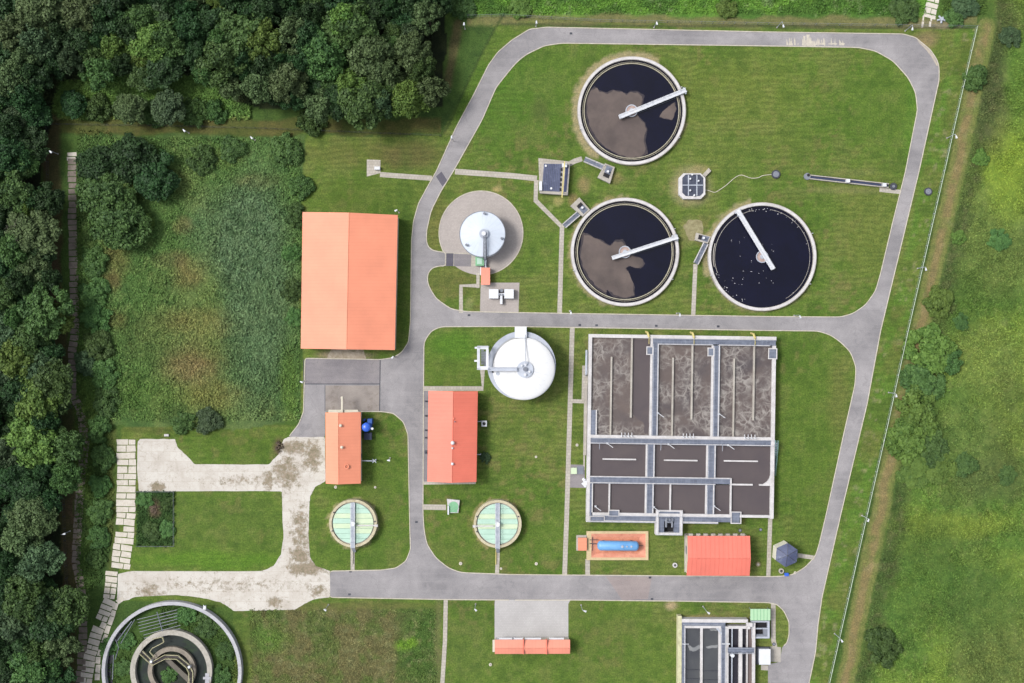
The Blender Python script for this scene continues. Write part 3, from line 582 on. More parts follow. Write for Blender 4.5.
def slab_path(pl, w, step, cols_, mat, seed, miss=.04, cut=.3):
    rnd = random.Random(seed); m = MB(); L = [0]
    for a, b in zip(pl[:-1], pl[1:]): L.append(L[-1] + math.hypot(b[0] - a[0], b[1] - a[1]))
    def at(t):
        for k in range(len(pl) - 1):
            if t <= L[k + 1] or k == len(pl) - 2:
                f = (t - L[k]) / (L[k + 1] - L[k]); a, b = pl[k], pl[k + 1]; l = L[k + 1] - L[k]
                return a[0] + (b[0] - a[0]) * f, a[1] + (b[1] - a[1]) * f, (b[0] - a[0]) / l, (b[1] - a[1]) / l
    t = 0
    while t < L[-1] - step * .4:
        st = step * rnd.uniform(.85, 1.2); n = rnd.choice(cols_); c = [0] + sorted([min(.8, max(.2, (i + 1) / n + rnd.uniform(-cut, cut) / n)) for i in range(n - 1)]) + [1]
        x, y, dx, dy = at(t + st / 2); px_, py_ = -dy, dx; j = rnd.uniform(-.5, .5); sk = rnd.uniform(-.05, .05)
        for i in range(n):
            if n > 1 and rnd.random() < miss: continue
            o0 = -w / 2 + c[i] * w + .42; o1 = -w / 2 + c[i + 1] * w - .42; h = st / 2 - .48
            g = [(o0, -h), (o1, -h + sk), (o1, h + sk), (o0, h)]; g = [(a + rnd.uniform(-.35, .35) + j, b + rnd.uniform(-.3, .3)) for a, b in g]
            z = rnd.uniform(.06, .11); m.prism([(x + a * px_ + b * dx, y + a * py_ + b * dy) for a, b in g], 0, z)
        t += st
    return struct(m, 'slab_path', mat)
PSL = surf('pale concrete slab', A(240, 234, 224), A(214, 206, 192), scale=.5, stain=A(176, 166, 146), stain_amt=.5, stain_scale=.5)
DSL = surf('weathered mossy slab', A(158, 148, 140), A(126, 116, 106), scale=.5, stain=A(84, 88, 60), stain_amt=.6, stain_scale=.5)
slab_path([(126.5, 439), (126.5, 480), (126, 515), (123.5, 545), (120, 571)], 19.5, 6.4, [1, 2, 2], PSL, 3)
slab_path([(112, 571), (109, 602), (97, 632), (89, 660), (85, 690), (82, 740)], 12.5, 5.6, [1, 1, 2], PSL, 4, cut=.2)
slab_path([(124, 598), (116, 604), (106, 635), (98, 660), (97, 680)], 5.5, 8, [1], PSL, 5, .1)
slab_path([(72, 158), (73, 250), (75, 330), (72.5, 350), (72, 392), (81, 412), (85, 442), (79, 502), (76, 562), (81, 587), (83, 637), (80, 690)], 9.2, 5.9, [1], DSL, 6, .05)
slab_path([(72, 152), (72, 163)], 10, 5, [1], PSL, 7, 0)
slab_path([(936, -70), (934, -2), (929, 17)], 13, 5.2, [2, 1], PSL, 8, .05)
slab_path([(923.5, 15), (922, 27)], 2.6, 6, [1], PSL, 9, 0); slab_path([(931.5, 15), (930, 27)], 2.6, 6, [1], PSL, 10, 0)

# ------------------------------------------------------------------ round clarifiers
def clarifier(label, cx, cy, tip, tail, scum=(), inner=True, seed=1):
    t = thing('clarifier_tank', label, 'settling tank', cx, cy, 'round settling tanks with sweeping bridges')
    wall = MB().ring(cx, cy, 50.8, 54.2, 0, 1.25).build('tank_wall', MAT['concrete'], t)
    MB().ring(cx, cy, 51.1, 53.6, 1.25, 1.33).build('runway', MAT['white_wall'], wall)
    MB().cyl(cx, cy, 50.9, .3, .62, 128).build('water', MAT['dark_water'], t)
    if inner:
        w = MB().ring(cx, cy, 46.9, 47.7, .4, 1.0).ring(cx, cy, 48.6, 48.9, .4, .9).build('overflow_weir', surf('weir concrete', A(206, 200, 176), A(178, 172, 150), scale=1), t)
        n = 24
        for k in range(n):
            a = 2 * math.pi * k / n; MB().tube((cx + 46.9 * math.cos(a), cy + 46.9 * math.sin(a), .85), (cx + 50.9 * math.cos(a), cy + 50.9 * math.sin(a), .85), .07, 4).build('bracket', MAT['dark_steel'], t)
    else:
        MB().ring(cx, cy, 46.9, 47.3, .4, .75, 80, 160, 260).ring(cx, cy, 48.2, 48.9, .4, .8, 30, 168, 196).ring(cx, cy, 47.8, 48.1, .4, .72, 80, -80, 60).build('overflow_weir', MAT['concrete'], t)
        rnd = random.Random(4)
        for k in range(46):
            a = rnd.choice([rnd.uniform(75, 115), rnd.uniform(35, 75), rnd.uniform(200, 250), rnd.uniform(-60, 60)]); r = rnd.uniform(45.5, 49); a = math.radians(a); u, v = cx + r * math.cos(a), cy - r * math.sin(a); s_ = rnd.uniform(.2, .55)
            MB().cyl(u, v, s_, .621, .64, 7).build('foam_fleck', MAT['white_wall'], t)
        for k in range(30):
            u, v = cx + rnd.uniform(-38, 12), cy + rnd.uniform(-20, 30); MB().cyl(u, v, rnd.uniform(.15, .4), .621, .64, 7).build('foam_fleck', MAT['white_wall'], t)
    for k, sc_ in enumerate(scum):
        gx = sum(p[0] for p in sc_) / len(sc_); gy = sum(p[1] for p in sc_) / len(sc_); rr_ = random.Random(seed)
        big = [(gx + (p[0] - gx) * f_, gy + (p[1] - gy) * f_) for p in sc_ for f_ in (rr_.uniform(1.01, 1.12),)]; big = [(cx + (p[0] - cx) * min(1, 46.5 / max(1, math.hypot(p[0] - cx, p[1] - cy))), cy + (p[1] - cy) * min(1, 46.5 / max(1, math.hypot(p[0] - cx, p[1] - cy)))) for p in big]
        MB().sheet(wobble(big, seed + 50 + k, .7, 4), .626).build('sludge_film', MAT['scum_film'], t)
        MB().sheet(wobble(wobble(sc_, seed + k, 1.5, 3), seed + k + 9, .5, 2), .632).build('floating_sludge', MAT['scum'], t)
    d = math.hypot(tip[0] - tail[0], tip[1] - tail[1]); ux, uy = (tip[0] - tail[0]) / d, (tip[1] - tail[1]) / d; nx_, ny_ = -uy, ux
    hw = 1.75
    def q(a, b): return (tail[0] + ux * a + nx_ * b, tail[1] + uy * a + ny_ * b)
    br = MB().prism([q(0, -hw), q(d, -hw), q(d, hw), q(0, hw)], 1.75, 1.95)
    br.build('x', MAT['white_metal'], t).name = 'bridge_deck'; deck = t.children[-1]
    MB().rail([q(0, -hw), q(d, -hw)], 1.95, 1.0).rail([q(0, hw), q(d, hw)], 1.95, 1.0).rail([q(0, -hw), q(0, hw)], 1.95).build('handrail', MAT['white_metal'], deck)
    g = MB()
    for b in (-hw, hw): g.prism([q(0, b - .25), q(d, b - .25), q(d, b + .25), q(0, b + .25)], 1.45, 2.02)
    g.build('girder', MAT['white_metal'], deck)
    e = MB()
    e.prism([q(d - 2.2, -3.4), q(d - .6, -3.4), q(d - .6, 3.4), q(d - 2.2, 3.4)], 1.45, 1.9)
    e.build('end_carriage', MAT['pale_metal'], t)
    for b in (-3.1, 3.1):
        c = q(d - 1.4, b); MB().cyl(c[0], c[1], .8, 1.33, 1.8, 12).build('wheel', MAT['dark_steel'], t)
    c = q(d - 5, -2.6); MB().cyl(c[0], c[1], .7, 1.7, 2.3, 12).build('drive_motor', MAT['pale_metal'], t)
    MB().cyl(cx, cy, 5.8, .3, 1.1, 40).build('centre_column', surf('pinkish concrete column', A(206, 184, 176), A(186, 162, 156), scale=.9), t)
    MB().ring(cx, cy, 5.2, 6.1, 1.1, 1.3, 40).cyl(cx, cy, 2.2, 1.1, 1.6, 24).build('turntable', MAT['pale_metal'], t)
    # scraper boom hanging in the water, just breaking the surface
    MB().tube((*q(8, 2.6), .75), (*q(d - 5, 3.0), .75), .06, 5).build('scum_skimmer', MAT['steel'], t)
    for a in (25, 200, 330):
        a = math.radians(a); u, v = cx + 54.6 * math.cos(a), cy - 54.6 * math.sin(a); MB().tube((u, v, 0), (u, v, 2.2), .06, 5).box(u - .5, v - .25, u + .5, v + .25, 1.6, 2.2).build('cabinet', MAT['white_metal'], t)
    return t
z3 = lambda L: [(512 + a / 4, b / 4) for a, b in L]
z7 = lambda L: [(512 + a / 4, 171 + b / 4) for a, b in L]
clarifier('northernmost round settling tank by the curved road, brown sludge floating on its west half', 631.2, 111.5, (685, 91.5), (618.5, 118.5),
          [z3([(303, 395), (312, 370), (335, 352), (352, 370), (380, 378), (405, 362), (440, 368), (456, 384), (474, 368), (500, 370), (520, 392), (518, 420), (500, 440), (500, 465), (525, 490), (538, 520), (526, 560), (533, 600), (515, 628), (480, 634), (430, 622), (375, 592), (335, 550), (308, 500), (298, 450)]),
           z3([(588, 470), (610, 440), (650, 410), (655, 440), (640, 480), (610, 476)])], seed=3)
clarifier('round settling tank below the slate roofed pump pit, half covered by brown sludge', 624.5, 252.3, (677, 237.5), (611.5, 258.5),
          [z7([(288, 255), (310, 258), (335, 272), (362, 285), (392, 300), (412, 282), (440, 283), (456, 300), (458, 330), (490, 345), (520, 352), (526, 372), (505, 390), (468, 380), (452, 388), (468, 410), (486, 455), (490, 498), (450, 508), (405, 496), (382, 468), (378, 486), (345, 468), (308, 430), (282, 385), (274, 330)])], seed=9)
clarifier('clear dark blue round settling tank without sludge, bridge running down from its top left', 761.3, 257, (736, 211), (771.5, 269.5), inner=False)

# ------------------------------------------------------------------ main aeration basin
BH = 3.0
BF = Fr(BH, (589, 334), .85)
bt = thing('aeration_basin', 'large rectangular aeration basin with nine brown water cells and grey walkways', 'treatment basin', 680, 427)
def bb(name, mat, boxes, parent=bt, z=(0, BH)):
    m = MB(BF)
    for b in boxes: m.box(*b, *z)
    return m.build(name, MAT[mat] if isinstance(mat, str) else mat, parent)
bb('outer_wall', 'white_wall', [(0, 0, 187.5, 3.4), (0, 3.4, 3.2, 188), (183.6, 9, 187.3, 182), (3.2, 186.2, 70.5, 188), (95.5, 186.2, 132, 188)])
bb('dividing_wall', 'white_wall', [(3.2, 100.7, 185, 103.7)], z=(0, 3.1))
WB = BH - .02
bb('dividing_wall', 'white_wall', [(61.8, 3.4, 64, 100.7), (69, 9.6, 70.1, 100.7)], z=(0, WB))
bb('dividing_wall', 'white_wall', [(123, 9.6, 125.2, 100.7), (130.1, 9.6, 131.2, 100.7)], z=(0, WB))
bb('dividing_wall', 'white_wall', [(58.6, 109.4, 60.2, 142), (66.3, 109.4, 67.6, 142)], z=(0, WB))
bb('dividing_wall', 'white_wall', [(119.2, 109.4, 120.8, 142), (127.3, 109.4, 128.6, 142)], z=(0, WB))
bb('dividing_wall', 'white_wall', [(58.4, 149, 60, 178.5), (65.8, 149, 67.1, 178.5)], z=(0, WB))
bb('dividing_wall', 'white_wall', [(118.8, 149, 120.4, 178.5), (126.4, 149, 127.7, 178.5), (143.4, 142.2, 145, 181)], z=(0, WB))
bb('dividing_wall', 'white_wall', [(69, 8.6, 124, 9.6), (130.2, 8.6, 181, 9.6), (3.2, 108.6, 184, 109.5)], z=(0, WB - .01))
bb('dividing_wall', 'white_wall', [(3.2, 142, 144, 143), (3.2, 148.2, 128.6, 149.2), (144, 147.6, 166, 149.2), (172.5, 147.6, 183.6, 149.2)], z=(0, WB - .02))
bb('dividing_wall', 'white_wall', [(6, 178.4, 144, 181.4), (153.5, 178.6, 184, 181.2)], z=(0, WB + .05))
bb('dividing_wall', 'white_wall', [(5.2, 149.2, 6.3, 178.4), (8, 76, 9.2, 100.7)], z=(0, WB))
m = MB(BF); m.prism([(183.8, 149.3), (183.8, 138), (182.6, 142), (180.4, 145), (176.5, 147.8)], 0, WB - .03); m.build('corner_fillet', MAT['white_wall'], bt)
bs = [('walkway', [(64, 3.4, 187, 8.6)]), ('walkway', [(64, 8.6, 69, 100.7)]), ('walkway', [(125.2, 9.6, 130.1, 100.7)]), ('walkway', [(3.2, 103.7, 188.5, 108.6)]),
      ('walkway', [(60.2, 109.5, 66.3, 142)]), ('walkway', [(120.8, 109.5, 127.3, 142)]), ('walkway', [(3.2, 143, 143.4, 148.2)]), ('walkway', [(60, 149.2, 65.8, 178.4)]), ('walkway', [(120.4, 149.2, 126.4, 178.4)]),
      ('walkway', [(3.2, 149.2, 5.2, 181.4)]), ('walkway', [(3.2, 181.4, 144, 186.2)]), ('walkway', [(3.2, 76, 8, 100.7)]), ('walkway', [(144, 176, 153.5, 187)]), ('walkway', [(183, 8.6, 187, 20)])]
for nm, bx in bs: bb(nm, 'grating', bx, z=(BH - .25, BH - .08))
bb('platform', 'grating', [(58.2, 12, 64.5, 19.5)], z=(BH - .2, BH + .02)); bb('platform', 'grating', [(119.4, 12.3, 125.5, 20)], z=(BH - .2, BH + .02)); bb('platform', 'grating', [(180, 12, 188, 22)], z=(BH - .2, BH + .03))
bb('platform', 'grating', [(22.5, 176, 32.5, 182)], z=(BH - .2, BH + .08)); bb('platform', 'grating', [(3.2, 182, 18, 187)], z=(BH - .2, BH + .01))
def frame(u0, v0, u1, v1, w=.9, z=(BH - .2, BH + .12)):
    return bb('platform_edge', 'white_wall', [(u0, v0, u1, v0 + w), (u0, v1 - w, u1, v1), (u0, v0 + w, u0 + w, v1 - w), (u1 - w, v0 + w, u1, v1 - w)], z=z)
frame(57.6, 11.5, 64.5, 20); frame(118.8, 11.8, 125.5, 20.5); frame(179.5, 11.5, 188.4, 22.5); frame(22, 175.4, 33, 182); frame(144.4, 175.4, 155, 187.6); frame(3.4, 181.8, 18.4, 187.4, .7)
# baffles
for b in [(22.2, 22.4, 23.8, 100.7), (42.3, 3.4, 44, 83), (83.8, 22.4, 85.4, 100.7), (103, 9.6, 104.7, 84), (145, 22.4, 146.6, 100.7), (164.8, 9.6, 166.5, 84)]: bb('baffle', 'concrete', [b], z=(0, BH - .1))
for b in [(15.5, 124.2, 49, 125.6), (77, 124.4, 110.5, 125.8), (137, 124.2, 171, 125.6), (22, 149.2, 23.6, 178.4), (83, 149.2, 84.6, 178.4)]: bb('baffle', 'white_wall', [b], z=(0, BH - .1))
# water, one surface for each cell
ZW = 2.25
for b in [(3.2, 3.4, 61.8, 100.7), (70.1, 9.6, 123, 100.7), (131.2, 9.6, 183.6, 100.7)]: bb('water', 'foam_water', [b], z=(1.9, ZW))
for b in [(3.2, 109.5, 58.6, 142), (67.6, 109.5, 119.2, 142), (128.6, 109.5, 183.6, 148.2), (6.3, 149.2, 58.4, 178.4), (67.1, 149.2, 118.8, 178.4), (127.7, 149.2, 143.4, 178.4), (145, 148.2, 183.6, 178.6)]: bb('water', 'brown_water', [b], z=(1.9, ZW))
# smoother streaks of brown where no air comes up
for L in [[(45.4, 4.2), (61.3, 4.2), (61.3, 99.5), (58, 99.5), (56, 88), (45.4, 80)]]:
    m = MB(BF); m.sheet(wobble(L, 5, 1.2, 4), ZW + .012); m.build('floating_sludge', MAT['brown_water'], bt)
# hand rails
rl = [[(64.4, 9), (64.4, 100)], [(69.4, 10), (69.4, 100)], [(125.4, 10), (125.4, 100)], [(130.6, 10), (130.6, 100)], [(4, 104), (186, 104)], [(4, 109), (186, 109)], [(60.4, 110), (60.4, 142)], [(66.7, 110), (66.7, 142)], [(121, 110), (121, 142)], [(127.8, 110), (127.8, 142)],
      [(4, 142.6), (143, 142.6)], [(4, 148.6), (128, 148.6)], [(60, 150), (60, 178)], [(66.2, 150), (66.2, 178)], [(120.5, 150), (120.5, 178)], [(127, 150), (127, 178)], [(6, 181), (144, 181)], [(1, 187), (69, 187)], [(96, 187), (131, 187)], [(65, 4), (187, 4)], [(69, 9), (124, 9)], [(131, 9), (181, 9)]]
for L in rl: m = MB(BF); m.rail(L, BH, 1.05, 6, .04); m.build('handrail', MAT['pale_metal'], bt)
# mixers on davits at the walkways and gate stems at the dividing wall
for u, v in [(20, 109), (81, 109), (140.5, 109), (9, 172), (67.5, 172), (127.5, 170), (70, 78), (131, 78)]:
    m = MB(BF); m.tube((u, v, BH), (u, v, BH + 2.0), .1, 8).tube((u, v, BH + 2.0), (u + 5, v + 3.5, BH + 2.3), .09, 6).box(u - .9, v - .8, u + .9, v + .8, BH, BH + .5); m.tube((u + 5, v + 3.5, BH + 2.3), (u + 5, v + 3.5, ZW), .03, 4); m.build('mixer_davit', MAT['white_metal'], bt)
for u, v in [(12, 109), (73.3, 109), (134.8, 109)]:
    m = MB(BF); m.tube((u, v, BH + .7), (u, v + 6, BH + .4), .07, 6).tube((u, v, BH), (u, v, BH + .8), .1, 6); m.build('mixer_guide', MAT['pale_metal'], bt)
for u0 in (34, 95.5, 157):
    for k in range(4):
        u = u0 + k * 3.4; m = MB(BF); m.tube((u, 101.8, BH), (u, 101.8, BH + 1.3), .13, 8).tube((u, 98, BH + .3), (u, 101.8, BH + .5), .1, 6).cyl(u, 101.8, .7, BH + .1, BH + .4, 10); m.build('air_valve', MAT['white_metal'], bt)
for u in (60, 105, 166):
    m = MB(BF); m.tube((u, 2, BH + .3), (u - 1.5, -2.2, BH + .3), .32, 10).tube((u - 1.5, -2.2, BH + .3), (u - 1.9, -3.2, 0), .3, 10); m.tube((u, 2, BH + .3), (u, 9, BH + .3), .1, 6); m.build('air_pipe', MAT['yellow'], bt)
m = MB(BF); m.tube((-2, 40, BH - .4), (-2, 16, BH - .4), .35, 12).tube((-2, 40, BH - .4), (-2, 41.5, .1), .25, 10); m.build('feed_pipe', MAT['pale_metal'], bt)
m = MB(BF); m.box(-3.4, 52, -.4, 122, 0, .9); m.build('cable_duct', MAT['concrete'], bt)
m = MB(BF); m.tube((-3, 146, .4), (1, 150, 1.5), .5, 10).tube((-1, 149, .6), (-1, 149, 2.6), .7, 12).tube((-4, 150, .4), (0, 154, .6), .4, 10).cyl(-1.4, 152, 1.5, 0, 2.0, 14); m.build('valve', MAT['white_metal'], bt)
# stair from the walkway end down the east side
m = MB(BF)
for k in range(14):
    t = k / 14; m.box(187.9, 106 + 33 * t, 190.4, 107.6 + 33 * t, BH * (1 - t) - .15, BH * (1 - t) - .08)
st = m.build('stair', MAT['grating'], bt)
m = MB(BF)
for du in (187.9, 190.4): m.path([(du, 103.5, BH + 1), (du, 106, BH + 1), (du, 140, 1.0)], .05, 5).path([(du, 103.5, BH), (du, 106, BH), (du, 140, 0)], .09, 5)
m.build('handrail', surf('sea green rail', A(150, 190, 185), A(130, 170, 168)), st)
# pump house let into the south wall
pm = MB(BF); pm.box(69.5, 175, 72.6, 200, 0, BH + .1).box(93.4, 175, 96.5, 200, 0, BH + .1).box(72.6, 197.4, 93.4, 200, 0, BH + .1).box(72.6, 175, 93.4, 176.4, 1.8, BH + .1)
ph = pm.build('pump_chamber', MAT['white_wall'], bt)
m = MB(BF); m.box(72.6, 176.4, 78, 197.4, .5, BH - .05).box(88, 176.4, 93.4, 197.4, .5, BH - .05).box(78, 176.4, 88, 181, .5, BH - .05); m.build('chamber_deck', MAT['grating'], ph)
m = MB(BF); m.box(78, 181, 88, 197.4, .3, .9); m.build('chamber_floor', MAT['black'], ph)
m = MB(BF); m.tube((80, 184, BH), (80, 192, BH), .3, 8).tube((86, 184, BH), (86, 192, BH), .3, 8).tube((80, 187, BH), (86, 187, BH), .25, 8).cyl(80, 184, 1.1, BH - .3, BH + .7, 12).cyl(86, 184, 1.1, BH - .3, BH + .7, 12).cyl(83, 184, .9, BH - .1, BH + .9, 12); m.build('pump_pipe', MAT['steel'], ph)
m = MB(BF); m.rail([(71, 176), (71, 199), (95, 199), (95, 176)], BH + .1, 1.0, 6, .05).rail([(78, 181), (88, 181)], BH, 1, 5); m.build('handrail', MAT['white_metal'], ph)

# ------------------------------------------------------------------ southern basin with grit channels
F2 = Fr(2.5, (676, 616), .3)
t = thing('grit_basin', 'long grey basin with white dividing walls at the bottom edge beside the green roof', 'treatment basin', 716, 660)
def b2(name, mat, boxes, z=(0, 2.5)):
    m = MB(F2)
    for b in boxes: m.box(*b, *z)
    return m.build(name, MAT[mat] if isinstance(mat, str) else mat, t)
B2E = 130
b2('outer_wall', surf('pale yellow parapet', A(232, 230, 190), A(206, 204, 166), scale=.8, stain=A(150, 146, 120), stain_amt=.5, stain_scale=1.0), [(1.8, 0, 5.8, B2E)])
b2('outer_wall', 'white_wall', [(76.4, 6.5, 79.4, B2E)])
b2('outer_wall', 'white_wall', [(5.8, 3, 72, 6.4)])
b2('walkway', 'grating', [(5.8, 6.4, 8.6, B2E), (8.6, 6.4, 49.5, 10)], (2, 2.38)); b2('walkway', 'grating', [(45.2, 10, 49.3, B2E)], (2, 2.38))
b2('dividing_wall', 'white_wall', [(8.6, 9.8, 45.2, 12.2)], (0, 2.44)); b2('dividing_wall', 'white_wall', [(8.6, 12.2, 9.6, B2E)], (0, 2.43))
b2('dividing_wall', 'white_wall', [(24.5, 12.2, 27, B2E)], (0, 2.42)); b2('dividing_wall', 'white_wall', [(42.7, 12.2, 45.2, B2E)], (0, 2.45)); b2('dividing_wall', 'white_wall', [(49.3, 10.5, 52.8, B2E)], (0, 2.46))
b2('dividing_wall', 'white_wall', [(63.3, 12.5, 66.6, B2E)], (0, 2.42)); b2('dividing_wall', 'white_wall', [(71, 12.5, 72, B2E)], (0, 2.41)); b2('dividing_wall', 'white_wall', [(52.8, 9.8, 76.4, 12.5)], (0, 2.47))
b2('water', 'grey_water', [(9.6, 12.2, 24.5, B2E)], (1, 1.9)); b2('water', 'grey_water', [(27, 12.2, 42.7, B2E)], (1, 1.9)); b2('water', 'murky_water', [(52.8, 12.5, 63.3, B2E)], (.5, 1.2)); b2('water', 'murky_water', [(66.6, 12.5, 71, B2E)], (.5, 1.2)); b2('water', 'rust_water', [(72, 12.5, 76.4, B2E)], (1, 1.9))
b2('pipe', 'pale_metal', [(56, 12.5, 57, B2E)], (1.6, 2.1))
fo = surf('pale foam', A(158, 160, 162), A(130, 134, 138), rough=.9)
for L in [[(12, 29), (18, 32), (24, 29), (24.3, 33), (18, 36), (14, 35)], [(30, 31), (42, 29), (42, 32), (32, 33)], [(34, 13.5), (41, 13.5), (41.5, 15), (35, 15)]]:
    m = MB(F2); m.sheet(wobble(L, 3, .6, 4), 1.912); m.build('foam', fo, t)
for v in (12.8, 53, 62): b2('cross_beam', 'dark_steel', [(9.6, v + (v > 12.8), 24.5, v + .5 + (v > 12.8))], (1.8, 2.1)); b2('cross_beam', 'dark_steel', [(27, v + 8 * (v > 12.8) - 6 * (v > 12.8), 42.7, v + .5 + 2 * (v > 12.8))], (1.8, 2.1))
cw = b2('crosswalk', 'grating', [(52, 31, 78, 36.2)], (2.5, 2.7)); m = MB(F2); m.rail([(52, 31), (78, 31)], 2.7, 1).rail([(52, 36.2), (78, 36.2)], 2.7, 1); m.build('handrail', MAT['pale_metal'], cw)
m = MB(F2); m.cyl(56.3, 38.6, 1.8, 2.4, 3.4, 16).box(54, 37.8, 58.6, 39.4, 2.4, 2.9); m.build('drive_motor', MAT['white_metal'], t)
m = MB(F2); m.box(8.2, 27.4, 10, 28.4, 2.4, 3.0).box(6.4, 27.7, 13, 28.3, 2.4, 2.6); m.build('gate_lever', MAT['white_metal'], t)
m = MB(F2); m.box(46, 27, 54, 28, 2.46, 2.8); m.build('gate_lever', MAT['white_metal'], t)
m = MB(F2); m.prism([(40, 12.2), (42, 12.2), (46, 17), (46, 19)], 2.44, 2.62); m.build('brace', MAT['pale_metal'], t)
m = MB(F2); m.rail([(7, 8), (47, 8)], 2.4, 1).rail([(45.4, 12), (45.4, B2E)], 2.4, 1, 8).rail([(49, 12), (49, B2E)], 2.4, 1, 8).rail([(8.8, 12), (8.8, B2E)], 2.4, 1, 8); m.build('handrail', MAT['pale_metal'], t)
m = MB(F2); m.box(70, 6, 76, 9.8, 2.3, 3.3).cyl(72, 10.5, 1.6, 2.3, 3.6, 14); m.build('screen_housing', MAT['white_wall'], t)
# green roofed shelter and its open frame
t = thing('green_shelter', 'small flat shelter roofed in pale green sheets beside the grit basin', 'shelter', 761, 615)
m = MB(Fr(2.8)); m.box(750.4, 609, 770.4, 620.4, 2.6, 2.8); rf = m.build('roof', roof_mat('pale green corrugated sheet', A(190, 232, 190), 'X', 1.0), t)
m = MB(Fr(2.8))
for k in range(1, 6): m.box(750.4 + 20 * k / 6 - .15, 609, 750.4 + 20 * k / 6 + .15, 620.4, 2.8, 2.88)
m.build('seam', MAT['leaf_green_lid'], rf)
for u, v in ((751.4, 610), (769.4, 610), (751.4, 619.4), (769.4, 619.4)): m = MB(Fr(2.8)); m.cyl(u, v, .35, 0, 2.6, 8); m.build('post', MAT['steel'], t)
t = thing('sludge_hopper', 'open dark steel hopper in a pale blue frame below the green shelter', 'hopper', 761, 629)
m = MB(Fr(2)); m.box(751.6, 620.8, 769.6, 622.4, 0, 2).box(751.6, 636.6, 769.6, 638.4, 0, 2).box(767.6, 622.4, 769.6, 636.6, 0, 2).box(751.6, 622.4, 753.2, 636.6, 0, 2).box(753.2, 628.2, 767.6, 629.2, 0, 1.98); m.build('frame', MAT['pale_metal'], t)
m = MB(Fr(2)); m.box(753.2, 622.4, 767.6, 628.2, .1, .9).box(753.2, 629.2, 763.6, 636.6, .1, .7); m.build('pit', MAT['black'], t)
m = MB(Fr(2)); m.box(763.6, 629.2, 767.6, 636.6, .1, 1.7).box(753.2, 634.6, 763.6, 636.6, .1, 1.8); m.build('deck', MAT['steel'], t)
t = thing('white_cabin', 'white flat roofed cabin east of the grit basin', 'cabin', 765, 657)
m = MB(Fr(2.6)); m.box(759.6, 649.6, 770, 664, 0, 2.45); w = m.build('wall', MAT['pale_metal'], t); m = MB(Fr(2.6)); m.box(759.1, 649.1, 770.5, 664.7, 2.45, 2.6); m.build('roof', MAT['white_metal'], t)
m = MB(Fr(2.6)); m.box(769.9, 654, 770.1, 658, 0, 2.1); m.build('door', MAT['steel'], w)
t = thing('duct_frame', 'dark steel duct frame standing between cabin and hopper', 'frame', 757, 655)
m = MB(Fr(1)); m.box(756, 647, 770, 648, .5, 1).box(756.2, 648, 758.6, 664.5, 0, 1.0); m.build('frame', MAT['dark_steel'], t)

